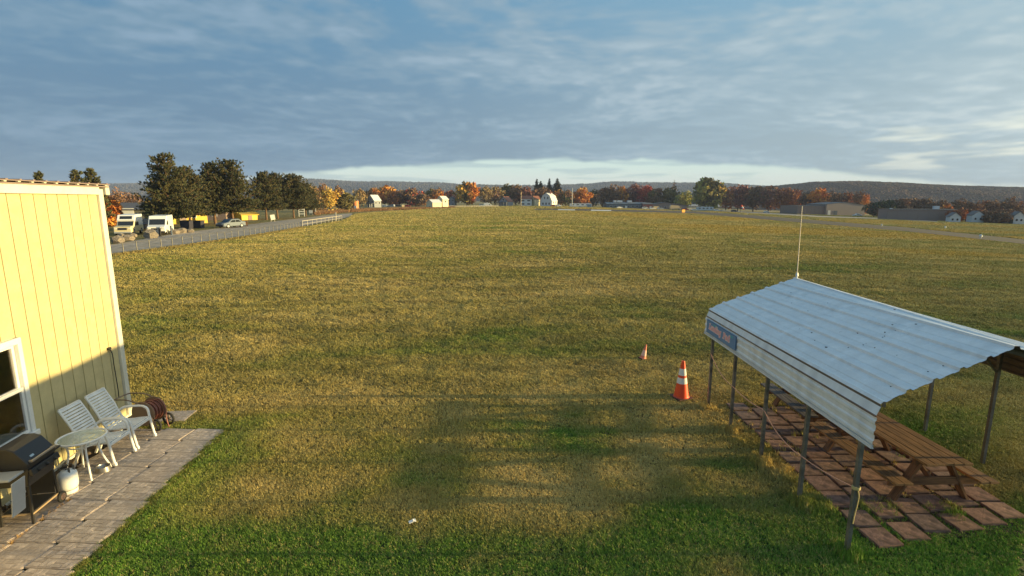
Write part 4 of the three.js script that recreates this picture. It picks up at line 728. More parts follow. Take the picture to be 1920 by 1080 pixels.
function forestOn(name, label, h, seed, count, size, tones, skip = 0) {    // rounded tree crowns scattered over a hill, far too many to count
  const r = rng(seed), base = new THREE.IcosahedronGeometry(1, 1), p = base.attributes.position; for (let i = 0; i < p.count; i++) { const n = 0.75 + 0.5 * noise(p.getX(i) * 2.3 + 5, p.getY(i) * 2.3 + p.getZ(i) * 1.7); p.setXYZ(i, p.getX(i) * n, p.getY(i) * n * 1.15, p.getZ(i) * n); } base.computeVertexNormals();
  const im = new THREE.InstancedMesh(base, new THREE.MeshStandardMaterial({ roughness: 1, color: 0xffffff }), count), m = M4(), c = new THREE.Color(); im.name = numbered(name);
  for (let i = 0; i < count; i++) {
    const u = r() * h.N, v = (skip + (1 - skip) * Math.pow(r(), 0.75)) * (h.K * 0.72), iu = Math.min(h.N - 1, Math.floor(u)), iv = Math.min(h.K - 1, Math.floor(v)), fu = u - iu, fv = v - iv;
    const P = (a, b) => { const k = (a * (h.K + 1) + b) * 3; return [h.pos[k], h.pos[k + 1], h.pos[k + 2]]; }, a = P(iu, iv), b = P(iu + 1, iv), e = P(iu, iv + 1), f = P(iu + 1, iv + 1);
    const q = [0, 1, 2].map((k) => lerp(lerp(a[k], b[k], fu), lerp(e[k], f[k], fu), fv)), s = size * (0.6 + r() * 0.7);
    Q.setFromEuler(E.set(0, r() * 6.28, 0)); m.compose(new THREE.Vector3(q[0], q[1] + s * 0.2, q[2]), Q, new THREE.Vector3(s, s * (1.0 + r() * 0.25), s)); im.setMatrixAt(i, m);
    const patch = noise(q[0] * 0.012 + seed, q[2] * 0.02), k = tones[Math.min(tones.length - 1, Math.floor((patch * 0.6 + r() * 0.4) * tones.length))], w = 0.9 + r() * 0.2; im.setColorAt(i, c.setRGB(k[0] * w, k[1] * w, k[2] * w));
  }
  im.userData.kind = 'stuff'; im.userData.label = label; scene.add(im); return im;
}
{
  const hm = (c) => new THREE.MeshStandardMaterial({ color: new THREE.Color().setRGB(...c), roughness: 1, side: THREE.DoubleSide, map: TX.mottle, bumpMap: TX.bump, bumpScale: 3 });
  const a = ridge('hills', [[-200, 353], [350, 348], [560, 339], [600, 340], [690, 344], [740, 344], [830, 346], [880, 350], [1000, 351], [1080, 350], [1140, 345], [1200, 346], [1240, 346], [1300, 347], [1420, 353], [1500, 351]], 3400, 1500, -10, hm([0.055, 0.048, 0.044]), 'far wooded hills along the horizon, bluish with distance', 3);
  forestOn('hill_forest', 'autumn forest covering the far hills', a, 71, 40000, 7, [[0.05, 0.042, 0.038], [0.046, 0.042, 0.036], [0.055, 0.044, 0.038]], 0.1);
  const b = ridge('hills', [[1300, 376], [1350, 367], [1400, 356], [1470, 350], [1500, 346], [1570, 345], [1640, 347], [1700, 350], [1760, 353], [1840, 356], [1900, 358], [2050, 361], [2300, 366]], 1250, 760, -34, hm([0.075, 0.05, 0.038]), 'nearer wooded ridge rising on the right', 9);
  forestOn('ridge_forest', 'brown autumn forest covering the ridge on the right', b, 72, 130000, 3.2, [[0.115, 0.068, 0.044], [0.135, 0.074, 0.046], [0.095, 0.066, 0.044], [0.125, 0.068, 0.05]]);
}

// ------------------------------------------------------------------ vehicles
function wheelsOf(o, xs, hw, rad) { for (const x of xs) for (const s of [-1, 1]) { const t = mb().cyl([x, rad, s * (hw - 0.2)], [x, rad, s * (hw + 0.01)], rad, rad, 16).build('wheel', MT.rubber, o); mb().cyl([x, rad, s * (hw - 0.02)], [x, rad, s * (hw + 0.02)], rad * 0.6, rad * 0.6, 12).build('hub_cap', MT.carSilver, t); } }
// side profiles run along local x (front at +x); width along z
function vehicle(name, label, cat, x, d, ry, prof, glass, width, wheels, m, o = {}) {
  const g = thing(name, label, cat, V(x, T(x, d) + 0.02, d), ry, o.group);
  mb().prism(prof, width - 0.16, M4().makeTranslation(0, 0, -width / 2 + 0.08), 0.08).build('body', m, g);
  for (const q of glass) for (const s of [-1, 1]) mb().prism(q, 0.015, M4().makeTranslation(0, 0, s * (width / 2 + 0.004) - 0.0075)).build('window', MT.darkGlass, g);
  for (const [a, b] of o.screens ?? []) { const c = [(a[0] + b[0]) / 2, (a[1] + b[1]) / 2]; const nx = b[1] - a[1], ny = a[0] - b[0], l = Math.hypot(nx, ny), k = -0.09 / l; mb().bar([a[0] + nx * k, a[1] + ny * k, 0], [b[0] + nx * k, b[1] + ny * k, 0], width - 0.3, 0.02).build('windscreen', MT.darkGlass, g); }
  wheelsOf(g, wheels, width / 2, o.rad ?? 0.34);
  const fx = Math.max(...prof.map((p) => p[0])), rx = Math.min(...prof.map((p) => p[0]));
  for (const s of [-1, 1]) { boxMesh('headlight', MT.lampClear, g, fx + 0.06, o.lampY ?? 0.72, s * (width / 2 - 0.25), 0.06, 0.16, 0.3, { r: 0.02 }); boxMesh('tail_light', MT.carRed, g, rx - 0.06, o.lampY ?? 0.8, s * (width / 2 - 0.16), 0.05, 0.2, 0.16, { r: 0.02 }); }
  boxMesh('bumper', o.bumper ?? MT.carDark, g, fx + 0.08, 0.42, 0, 0.12, 0.2, width - 0.1, { r: 0.03 }); boxMesh('bumper', o.bumper ?? MT.carDark, g, rx - 0.08, 0.45, 0, 0.12, 0.18, width - 0.1, { r: 0.03 });
  if (o.grille) boxMesh('grille', MT.carDark, g, fx + 0.075, o.grille, 0, 0.03, 0.3, width * 0.5);
  return g;
}
const SEDAN = [[2.15, 0.35], [2.2, 0.72], [1.2, 0.92], [0.55, 1.38], [-0.8, 1.42], [-1.55, 0.98], [-2.15, 0.92], [-2.2, 0.4]], SEDAN_G = [[[1.0, 0.96], [0.5, 1.3], [-0.1, 1.34], [-0.1, 0.96]], [[-0.2, 0.96], [-0.2, 1.34], [-0.75, 1.32], [-1.3, 0.98]]];
const SUVP = [[2.2, 0.4], [2.25, 0.95], [1.15, 1.1], [0.6, 1.65], [-1.9, 1.68], [-2.2, 1.1], [-2.25, 0.45]], SUV_G = [[[1.0, 1.12], [0.55, 1.56], [-0.2, 1.58], [-0.2, 1.12]], [[-0.3, 1.12], [-0.3, 1.58], [-1.8, 1.58], [-2.0, 1.14]]];
const VANP = [[2.75, 0.4], [2.85, 1.05], [2.0, 1.28], [1.35, 2.05], [1.05, 2.45], [-2.9, 2.5], [-2.95, 0.45]], VAN_G = [[[1.85, 1.32], [1.4, 1.9], [0.75, 1.9], [0.75, 1.3]]];
const PICK = [[2.7, 0.5], [2.75, 1.1], [1.35, 1.22], [0.85, 1.82], [-0.55, 1.84], [-0.7, 1.22], [-2.7, 1.2], [-2.72, 0.55]], PICK_G = [[[1.2, 1.25], [0.8, 1.72], [0.2, 1.74], [0.2, 1.25]], [[0.12, 1.25], [0.12, 1.74], [-0.5, 1.74], [-0.58, 1.25]]];
const sedan = (lab, x, d, ry, m, g) => vehicle('parked_car', lab, 'car', x, d, ry, SEDAN, SEDAN_G, 1.8, [1.35, -1.35], m, { group: g, screens: [[[0.57, 1.37], [1.18, 0.95]], [[-1.53, 1.0], [-0.82, 1.41]]] });
const suv = (lab, x, d, ry, m, g) => vehicle('parked_car', lab, 'car', x, d, ry, SUVP, SUV_G, 1.9, [1.4, -1.4], m, { group: g, rad: 0.38, screens: [[[0.62, 1.63], [1.13, 1.12]]] });
const van = (lab, x, d, ry, m) => vehicle('van', lab, 'van', x, d, ry, VANP, VAN_G, 2.1, [1.9, -1.75], m, { rad: 0.38, lampY: 0.95, screens: [[[1.37, 2.03], [1.98, 1.3]]], grille: 0.78 });
const pickup = (lab, x, d, ry, m) => vehicle('pickup_truck', lab, 'pickup truck', x, d, ry, PICK, PICK_G, 2.0, [1.75, -1.65], m, { rad: 0.42, lampY: 0.95, screens: [[[0.87, 1.8], [1.33, 1.24]]], grille: 0.9, bumper: MT.carSilver });
const faceCam = (x, d, deg) => Math.atan2(d, -x) * 0 + deg * R;
{
  const [vx, vd] = gp(267, 440); van('white high-roofed van parked beside the tallest pine', vx + 1.6, vd + 1.5, -66 * R, MT.carWhite);
  const [px, pd] = gp(229, 442); { const t = pickup('pale truck with a tall white cab at the yellow building\'s edge', px - 0.6, pd + 2.2, -68 * R, mat([0.66, 0.58, 0.36], { roughness: 0.4 })); const c = mb().prism([[0.9, 1.8], [1.0, 2.0], [0.5, 2.65], [-2.6, 2.7], [-2.6, 1.3], [-0.7, 1.3], [-0.6, 1.85]], 1.9, M4().makeTranslation(0, 0, -0.95), 0.05).build('box_body', MT.carWhite, t); boxMesh('front_window', MT.darkGlass, c, 0.80, 2.32, 0, 0.03, 0.5, 1.4, { rz: 0.65 }); }
  const [sx, sd] = gp(245, 434); suv('dark car half hidden between the pale truck and the white van', sx, sd + 4, -66 * R, MT.carDark);
  const [cx, cd] = gp(434, 427); sedan('blue-grey car parked in front of the tall rounded pine', cx, cd, 250 * R, mat([0.14, 0.17, 0.21], { roughness: 0.3 }));
}
// ------------------------------------------------------------------ things along the road on the left
{
  const r = rng(44); const lab = ['pale angular boulder by the road, nearest the yellow building', 'pale boulder second from the yellow building', 'upright tan boulder with a flat top in front of the van', 'low boulder in front of the pale truck', 'pale boulder right of the dark post', 'brown boulder before the dark bins', 'low pale boulder next to the bins', 'small boulder between the truck and the road'];
  [[222, 456, 0.9], [240, 452, 0.8], [283, 447, 0.95], [228, 446, 0.6], [329, 439, 0.75], [342, 437, 0.8], [357, 436, 0.6], [250, 445, 0.6]].forEach(([px, py, s], i) => {
    const [x, d] = gp(px, py), g = new THREE.DodecahedronGeometry(s * 0.8, 0), p = g.attributes.position; for (let k = 0; k < p.count; k++) { const v = [p.getX(k), p.getY(k), p.getZ(k)]; let n = 0.75 + 0.5 * noise(v[0] * 1.1 / s + i * 9, v[1] * 1.1 / s + v[2] * 0.9 / s); const f = Math.min(n, 0.95); p.setXYZ(k, v[0] * f * 1.25, v[1] * f * (i === 2 ? 1.15 : 0.8), v[2] * f); }
    const q = g; q.computeVertexNormals(); planeUV(q); const m = mesh("boulder", q, MT.stone); m.position.set(x, s * 0.38, -d); m.rotation.y = r() * 6; tag(m, lab[i], 'boulder', 'boulders along the road');
  });
  const post = (lab2, px, py, h, m, w) => { const [x, d] = gp(px, py), o = thing('marker_post', lab2, 'post', V(x, 0, d)); mb().box(0, h / 2, 0, w, h, w, { r: 0.02 }).build('post', m, o); mb().box(0, h + 0.03, 0, w * 1.25, 0.06, w * 1.25).build('cap', m, o); };
  post('thin white post with a dark one beside it, right of the van', 298, 444, 1.0, MT.railW, 0.16); post('dark square post right of the thin white post', 301, 444, 1.05, MT.iron, 0.2); post('blue-grey post between boulders and bins', 322, 441, 1.2, mat([0.10, 0.13, 0.18]), 0.16);
  const bin = (lab2, px, py, w, h) => { const [x, d] = gp(px, py), o = thing('waste_bin', lab2, 'waste bin', V(x, 0, d)); mb().prism([[-w / 2 * 0.9, 0.08], [w / 2 * 0.9, 0.08], [w / 2, h], [-w / 2, h]], 1.0, M4().makeTranslation(0, 0, -0.5), 0.03).build('bin', mat([0.028, 0.026, 0.04]), o); mb().box(0, h + 0.05, 0, w + 0.12, 0.07, 1.15, { r: 0.02, rx: 0.05 }).build('lid', MT.black, o); for (const s of [-1, 1]) mb().cyl([s * w * 0.35, 0.09, 0.42], [s * w * 0.35 + 0.08, 0.09, 0.42], 0.09, 0.09, 12).build('wheel', MT.rubber, o); };
  bin('dark bin in front of the yellow wall, left of two', 351, 430, 1.5, 1.35); bin('dark bin in front of the yellow wall, right of two', 373, 428, 1.4, 1.2); bin('wide black container right of the white van', 309, 433, 2.2, 1.3);
  { const [x, d] = gp(455, 424), o = thing('picnic_bench', 'dark brown bench set right of the blue-grey car', 'bench', V(x, 0, d), 0.3); mb().box(0, 0.75, 0, 1.8, 0.08, 0.7).build('table_top', MT.woodDark, o); for (const s of [-1, 1]) { mb().box(0, 0.45, s * 0.6, 1.8, 0.06, 0.25).build('seat', MT.woodDark, o); mb().bar([s * 0.7, 0, -0.6], [s * 0.7, 0.72, 0], 0.1, 0.06).bar([s * 0.7, 0, 0.6], [s * 0.7, 0.72, 0], 0.1, 0.06).build('leg', MT.woodDark, o); } }
  { const [x, d] = gp(566, 406), o = thing('goal_frame', 'white board frame standing under the last pines', 'frame', V(x, 0, d), 0.2); for (const s of [-1, 1]) mb().box(s * 0.75, 1.1, 0, 0.16, 2.2, 0.16).build('post', MT.paintW, o); for (const y of [0.75, 1.4, 2.05]) mb().box(0, y, 0.09, 1.6, 0.22, 0.05).build('board', MT.paintW, o); }
  { const [x, d] = gp(583, 403), o = thing('notice_board', 'small white board on posts right of the white frame', 'sign', V(x, 0, d), 0.1); mb().box(0, 1.3, 0, 1.1, 1.5, 0.06).build('board', MT.paintW, o); for (const s of [-1, 1]) mb().box(s * 0.4, 0.7, -0.07, 0.1, 1.4, 0.08).build('post', MT.railW, o); }
  { const [x, d] = gp(592, 402), o = thing('marker_post', 'pale post right of the small white board', 'post', V(x, 0, d)); mb().box(0, 1.1, 0, 0.25, 2.2, 0.25).build('post', MT.railW, o); mb().box(0, 2.23, 0, 0.32, 0.07, 0.32).build('cap', MT.railW, o); }
  { const [x, d] = gp(512, 416), o = thing('yard_sign', 'white angled sign board before the third pine group', 'sign', V(x, 0, d), 0.5); mb().box(0, 1.0, 0, 0.9, 1.1, 0.05, { rz: 0.15 }).build('board', MT.paintW, o); for (const s of [-1, 1]) mb().box(s * 0.35, 0.5, -0.05, 0.08, 1.1, 0.06).build('leg', MT.railW, o); }
}

// ------------------------------------------------------------------ buildings in the distance
// local x = width, local z = depth (towards the camera is +z before turning); the gable faces ±z when gx is false
function house(name, label, cat, x, d, ry, w, dp, h, rise, m, o = {}) {
  const g = thing(name, label, cat, V(x, T(x, d) - 0.1, d), ry, o.group); const side = o.gableX;               // gableX: the gable looks along x
  const W = side ? dp : w, D = side ? w : dp;
  const pr = [[-W / 2, 0], [W / 2, 0], [W / 2, h], ...(o.gambrel ? [[W * 0.30, h + rise * 0.68]] : []), [o.shed ? -W / 2 : 0, h + rise], ...(o.gambrel ? [[-W * 0.30, h + rise * 0.68]] : []), ...(o.shed ? [] : [[-W / 2, h]])];
  const rot = side ? M4().makeRotationY(Math.PI / 2) : M4(); const inM = rot.clone().multiply(M4().makeTranslation(0, 0, -D / 2));
  const wl = mb().prism(pr, D, inM).build('wall', m, g);
  const top = pr.slice(2), rl = [];
  for (let k = 0; k < top.length - 1; k++) rl.push([top[k], top[k + 1]]);
  for (const [a, b] of rl) { const L = Math.hypot(b[0] - a[0], b[1] - a[1]), ux = (b[0] - a[0]) / L, uy = (b[1] - a[1]) / L, nx = uy * -1 * -1, e = 0.3; const A = [a[0] - ux * (a[1] === h ? e : 0), a[1] - uy * (a[1] === h ? e : 0)], B = [b[0] + ux * (b[1] === h && !o.shed ? e : 0), b[1] + uy * (b[1] === h && !o.shed ? e : 0)]; const n = [uy, -ux], k = 0.10; const q = mb().bar([A[0] + n[0] * k, A[1] + n[1] * k, 0], [B[0] + n[0] * k, B[1] + n[1] * k, 0], D + 0.6, 0.16); q.g.forEach((v) => v.applyMatrix4(rot)); q.build('roof', o.roof ?? MT.roofGrey, g); }
  for (const [wx, wy, ww, wh, face] of o.windows ?? []) {                    // face: 0 front (+z), 1 right (+x)
    const z = dp / 2 + 0.02, f = face === 1 ? [w / 2 + 0.02, wy, wx, 0.06, wh, ww] : [wx, wy, z, ww, wh, 0.06], fr = boxMesh('window', o.frame ?? MT.houseWhite, g, ...f);
    boxMesh('pane', MT.darkGlass, fr, f[0] + (face === 1 ? 0.03 : 0), f[1], f[2] + (face === 1 ? 0 : 0.03), face === 1 ? 0.02 : ww - 0.25, wh - 0.25, face === 1 ? ww - 0.25 : 0.02);
  }
  if (o.door) { const [wx, ww, wh, dm] = o.door; boxMesh('door', dm ?? MT.paintW, g, wx, wh / 2, dp / 2 + 0.03, ww, wh, 0.08); }
  if (o.porch) { const [wx, ww, y, c] = o.porch; const pc = boxMesh('porch_roof', c ?? MT.roofGrey, g, wx, y, dp / 2 + 1.1, ww, 0.18, 2.3, { rx: 0.12 }); for (let k = 0; k < 4; k++) boxMesh('porch_post', MT.houseWhite, pc, wx - ww / 2 + 0.2 + k * (ww - 0.4) / 3, y / 2 - 0.05, dp / 2 + 2.0, 0.18, y - 0.25, 0.18); }
  if (o.chimney) boxMesh('chimney', MT.brickRed, g, o.chimney, h + rise + 0.3, 0, 0.7, 1.6, 0.7);
  return g;
}
const fpx = (px, d) => at(px, d)[0], M = (wpx, d) => wpx / F * d;              // metres for a width seen at a distance
{
  // beyond the road
  { const d = 118, x = fpx(252, d); const h = topH(392, d); house('barn', 'long grey-green barn with a dark roof behind the vans', 'barn', x, d, 0.25, 13, 8, h, 1.4, MT.barn, { gableX: true, roof: MT.roofGrey, door: [2, 3, 3] }); }
  { const d = 104, x = fpx(347, d); house('workshop', 'bright yellow building half hidden behind the pine trunks', 'building', x, d, 0.9, 9, 6, topH(383, d), 1.6, MT.yellow, { gableX: true, roof: MT.roofGrey, windows: [[-2, 1.8, 1, 1.2, 0], [2, 1.8, 1, 1.2, 0]], door: [0, 1.2, 2.2, MT.hangarA] }); }
  { const d = 122, x = fpx(398, d); house('brown_lodge', 'low brown building with a pale roof edge behind the pines', 'building', x, d, 0.15, 12, 7, 3.0, 1.6, MT.hangarA, { gableX: true, roof: MT.roofRust, windows: [[-3.5, 1.6, 1.2, 1.1, 0], [0, 1.6, 1.2, 1.1, 0], [3.5, 1.6, 1.2, 1.1, 0]] }); }
  { const d = 124, x = fpx(466, d); house('yellow_shed', 'low bright yellow shed between the second and third pine groups', 'shed', x, d, 0.95, 4, 7.5, 1.3, 0.9, MT.yellow, { gableX: true, roof: MT.yellow, door: [0, 0.9, 1.2, MT.hangarA] }); }
  // houses at the far end
  { const d = 275, x = fpx(674, d), s = thing('silo', 'squat orange silo with a grey cone roof by the far hedge', 'silo', V(x, T(x, d) - 0.1, d)); const r = M(12, d) / 1.6 * 0.85; mb().lathe([[r, 0], [r, 4.3], [r + 0.15, 4.35]], 24).build('wall', MT.silo, s); mb().lathe([[r + 0.25, 4.3], [0.4, 6.2], [0, 6.3]], 24).build('roof', MT.roofGrey, s); boxMesh('hatch', MT.paintW, s, 0.6, 0.9, r - 0.02, 1.2, 1.8, 0.12); for (let k = 1; k < 4; k++) mb().lathe([[r, k * 1.1], [r + 0.06, k * 1.1 + 0.06], [r, k * 1.1 + 0.12]], 24).build('band', MT.silo, s); }
  { const d = 335, x = fpx(709, d); house('grey_house', 'blue-grey barn house with a bright pale roof side and a dark porch', 'house', x, d, -0.55, M(18, d), M(17, d), 4.4, 3.6, MT.houseGrey, { roof: MT.roofPale, windows: [[-1.6, 3.8, 1.3, 1.6, 0], [1.6, 3.8, 1.3, 1.6, 0], [-1.5, 3.0, 1.2, 1.6, 1], [1.5, 3.0, 1.2, 1.6, 1]], porch: [0, 6.4, 2.6, MT.roofGrey], door: [0, 1.2, 2.1] }); }
  { const d = 292, x = fpx(818, d), w = M(21, d); house('white_shed', 'small white gabled shed at the end of the field, lit side yellowish', 'shed', x, d, -0.75, w * 0.85, w, 3.3, 1.7, MT.cream, { roof: MT.roofPale, door: [0, 1.8, 1.2, MT.slate] }); const x2 = fpx(833, d + 10); house('white_house', 'taller white house right behind the white shed', 'house', x2, d + 12, -0.6, 4.4, 5, 5.2, 1.8, MT.cream, { roof: MT.roofPale, windows: [[0, 4.1, 1.1, 1.4, 0], [0, 3.9, 1.1, 1.4, 1]] }); }
  { const d = 400, x = fpx(851, d); house('bluish_house', 'narrow blue-grey house left of the big maple', 'house', x, d, -0.1, M(13, d), 7, 5.2, 2.2, MT.houseGrey, { windows: [[-1.4, 4.4, 1.2, 1.5, 0], [1.4, 4.4, 1.2, 1.5, 0], [-1.4, 1.7, 1.2, 1.5, 0], [1.4, 1.7, 1.2, 1.5, 0]] }); }
  { const d = 400, x = fpx(949, d); house('porch_house', 'small grey house with a reddish roof and a broad dark porch', 'house', x, d, -0.45, M(19, d), 9, 3.6, 3.8, MT.houseGrey, { roof: MT.roofRust, porch: [0, M(19, d), 3.2, MT.slate], windows: [[0, 5.0, 1.5, 1.5, 0], [-2.4, 1.8, 1.3, 1.5, 0], [2.4, 1.8, 1.3, 1.5, 0]] }); }
  { const d = 405, x = fpx(986, d); house('long_house', 'white two-storey house with dark window bands and a reddish roof', 'house', x, d, -0.08, M(20, d), 8, 5.6, 2.4, MT.houseWhite, { gableX: true, roof: MT.roofRust, windows: [[-2.6, 4.3, 3, 1.1, 0], [2.2, 4.3, 2.6, 1.1, 0], [-2.6, 1.8, 3, 1.2, 0], [2.2, 1.8, 2.6, 1.2, 0]] }); }
  { const d = 408, x = fpx(1003, d); house('gable_house', 'small house whose bright yellow lit gable looks right', 'house', x, d, -1.05, 5, 5, 5.4, 2.6, MT.cream, { roof: MT.roofRust, windows: [[0, 4.6, 1, 1.3, 0]] }); }
  { const d = 400, x = fpx(1027, d); house('gambrel_house', 'big white barn-roofed house with tall gable windows, below the spruces', 'house', x, d, -0.55, M(24, d), 9, 4.2, 6.0, MT.houseWhite, { gambrel: true, roof: MT.roofPale, windows: [[-1.4, 6.6, 1.1, 2.0, 0], [1.4, 6.6, 1.1, 2.0, 0], [-2.7, 2.2, 1.4, 1.7, 0], [2.7, 2.2, 1.4, 1.7, 0], [0, 2.2, 1.4, 1.7, 0], [-2, 3, 1.3, 1.7, 1], [2, 3, 1.3, 1.7, 1]], chimney: 1.5 }); }
  { const d = 420, x = fpx(1166, d); const g = house('low_school', 'long low slate-blue building with white rooftop units', 'building', x, d, 0.02, M(74, d), 16, 3.6, 1.3, MT.slate, { gableX: true, roof: MT.slate, windows: [-13, -9.5, -6, -2.5, 1, 4.5, 8, 11.5].map((v) => [v, 1.9, 2.2, 1.3, 0]), door: [-1, 1.8, 2.2] }); for (const [wx, ww] of [[-5, 4], [3, 3.4], [-9, 2.2]]) boxMesh('rooftop_unit', MT.houseWhite, g, wx, 5.7, 2, ww, 1.7, 3); }
  { const d = 415, x = fpx(1204, d); house('brick_wing', 'red brick end wing joined to the long low building', 'building', x, d, 0.02, M(17, d), 13, 3.9, 1.1, MT.brickRed, { gableX: true, roof: MT.roofGrey, door: [2, 1.6, 2.3, MT.paintW], windows: [[-2, 1.9, 1.4, 1.4, 0]] }); }
  { const d = 436, x = fpx(1235, d); house('long_hall', 'long hall with a low grey gable roof behind the tan vans', 'building', x, d, 0.0, M(78, d), 15, 3.4, 2.4, MT.hangarA, { roof: MT.roofGrey, windows: [-8, -4, 0, 4, 8].map((v) => [v, 2.0, 2, 1.3, 0]) }); }
  { const d = 380, x = fpx(1544, d), g = thing('hangar', 'wide brown aircraft hangar with a paler gabled right half', 'hangar', V(x, T(x, d) - 0.2, d), 0.05);
    const wl = M(50, d), wr = M(72, d), h = topH(381, d) - T(x, d), h2 = topH(386, d) - T(x, d) + 0.4;
    boxMesh('side_wing', MT.hangarA, g, -wr / 2 - wl / 2 + 2, h2 / 2, -1, wl, h2, 22); boxMesh('roof', MT.roofGrey, g, -wr / 2 - wl / 2 + 2, h2 + 0.08, -1, wl + 0.4, 0.2, 22.5);
    mb().prism([[-wr / 2, 0], [wr / 2, 0], [wr / 2, h - 1.2], [0, h + 0.9], [-wr / 2, h - 0.6]], 24, M4().makeTranslation(2, 0, -12)).build('wall', MT.hangarB, g); mb().bar([2 - wr / 2 - 0.3, h - 0.52, 0], [2, h + 1.0, 0], 24.6, 0.16).bar([2, h + 1.0, 0], [wr / 2 + 2.3, h - 1.15, 0], 24.6, 0.16).build('roof', MT.roofGrey, g);
    for (let k = 0; k < 6; k++) boxMesh('door_panel', MT.hangarA, g, -wr / 2 - wl + 4 + (k + 0.5) * (wl - 4) / 6, h2 * 0.44, 10.06, (wl - 4) / 6 - 0.12, h2 * 0.86, 0.12);
    boxMesh('door', MT.paintW, g, -wr / 2 + 4.2, 2.0, 12.05, 1.9, 3.9, 0.1); boxMesh('small_door', MT.slate, g, -wr / 2 + 9, 1.9, 12.05, 2.6, 3.6, 0.1);
    const hx = fpx(1477, d + 6), hh = thing('white_hut', 'small white hut at the hangar\'s left end', 'hut', V(hx, T(hx, d), d + 6)); boxMesh('wall', MT.houseWhite, hh, 0, 2, 0, 3.2, 4, 4); boxMesh('roof', MT.roofPale, hh, 0, 4.1, 0, 3.6, 0.22, 4.4); boxMesh('door', MT.slate, hh, -0.5, 1.2, 2.03, 1.2, 2.3, 0.07); }
  { const d = 262, x = fpx(1702, d), g = thing('storage_building', 'long grey flat-roofed building in the dip right of the hangar', 'building', V(x, T(x, d) - 0.2, d), -0.30); const w = M(112, d), h = 5.6; boxMesh('wall', MT.hangarA, g, 0, h / 2, 0, w, h, 12); boxMesh('roof', MT.roofGrey, g, 0, h + 0.1, 0, w + 0.4, 0.22, 12.5); for (let k = 0; k < 7; k++) boxMesh('door_panel', mat([0.26, 0.20, 0.175]), g, -w / 2 + (k + 0.5) * w / 7, h * 0.42, 6.03, w / 7 - 0.5, h * 0.78, 0.08); boxMesh('rooftop_unit', MT.houseWhite, g, w * 0.24, h + 1.0, 0, 2.2, 1.6, 2); boxMesh('vent', MT.houseWhite, g, -w * 0.42, h + 0.4, 3, 1, 0.5, 1); }
  [[1768, 232, 4, 2.6, MT.houseWhite, 'first small white house right of the long grey building'], [1808, 238, 4.4, 3.6, MT.houseWhite, 'white house with a steep roof among the valley trees'], [1843, 240, 9, 2.6, MT.houseGrey, 'wide house with pale grey roof in the valley'], [1862, 232, 5, 2.3, MT.houseGrey, 'smaller grey house right of the wide valley house'], [1884, 228, 3.6, 3.8, MT.houseWhite, 'narrow white house at the far right edge']].forEach(([px, d, w, h, m, l], i) => { const x = fpx(px, d); house('valley_house', l, 'house', x, d, [-0.5, -0.4, 0.1, -0.2, -0.5][i], w, 6, h, 1.9, m, { gableX: i === 2 || i === 3, roof: i === 2 ? mat([0.36, 0.38, 0.42]) : MT.roofGrey, windows: [[-w * 0.2, h * 0.55, 0.9, 1.1, 0], [w * 0.22, h * 0.55, 0.9, 1.1, 0]] }); });
  // cars, trailers, poles
  const C = (px, d) => [fpx(px, d), d];
  suv('white car left of three near the dark red tree', ...C(729, 340), 0.2, MT.carWhite); suv('grey car in the middle of three near the dark red tree', ...C(740, 338), 2.9, MT.carSilver); suv('dark car right of three near the dark red tree', ...C(753, 342), 0.1, MT.carDark); sedan('small dark red car far behind the brown hedge', ...C(769, 345), 0.1, MT.carRed);
  { const [x, d] = C(761, 322), o = thing('hay_bale', 'pale tan round bale beside the dark car', 'bale', V(x, T(x, d), d), 0.4); mb().cyl([-0.8, 0.9, 0], [0.8, 0.9, 0], 0.95, 0.95, 18).build('bale', MT.carTan, o); for (const k of [-0.4, 0, 0.4]) mb().cyl([k - 0.04, 0.9, 0], [k + 0.04, 0.9, 0], 0.965, 0.965, 18).build('twine', MT.railW, o); }
  van('white box van parked right of the big maple', ...C(916, 385), 0.1, MT.carWhite); suv('blue-grey car in front of the white box van', ...C(906, 375), 0.2, MT.carBlue); suv('white car by the porch of the gambrel house', ...C(1044, 380), 0.1, MT.carWhite); sedan('dark red car before the gambrel house', ...C(1036, 384), 0.1, MT.carRed);
  const trailer = (lab, px, d, w, m, h = 2.9) => { const [x] = C(px, d), o = thing('trailer', lab, 'trailer', V(x, T(x, d), d), 0.03); mb().box(0, 0.55 + h / 2, 0, w, h, 2.5, { r: 0.12 }).build('body', m, o); for (let k = 0; k < 4; k++) boxMesh('window', MT.darkGlass, o, -w * 0.36 + k * w * 0.24, 0.55 + h * 0.62, 1.26, w * 0.12, h * 0.28, 0.04); boxMesh('door', MT.carSilver, o, w * 0.44, 0.55 + h * 0.46, 1.26, 0.8, h * 0.8, 0.05); wheelsOf(o, [-0.6, 0.6], 1.25, 0.4); };
  trailer('long low white trailer under the tall white pole', 1084, 395, M(38, 395), MT.carWhite, 2.3); trailer('pale blue and white trailer left of the wind cone', 1312, 400, M(30, 400), mat([0.50, 0.56, 0.62]), 2.6); trailer('small blue trailer right of the low white one', 1101, 392, 3.4, MT.carBlue, 2.2);
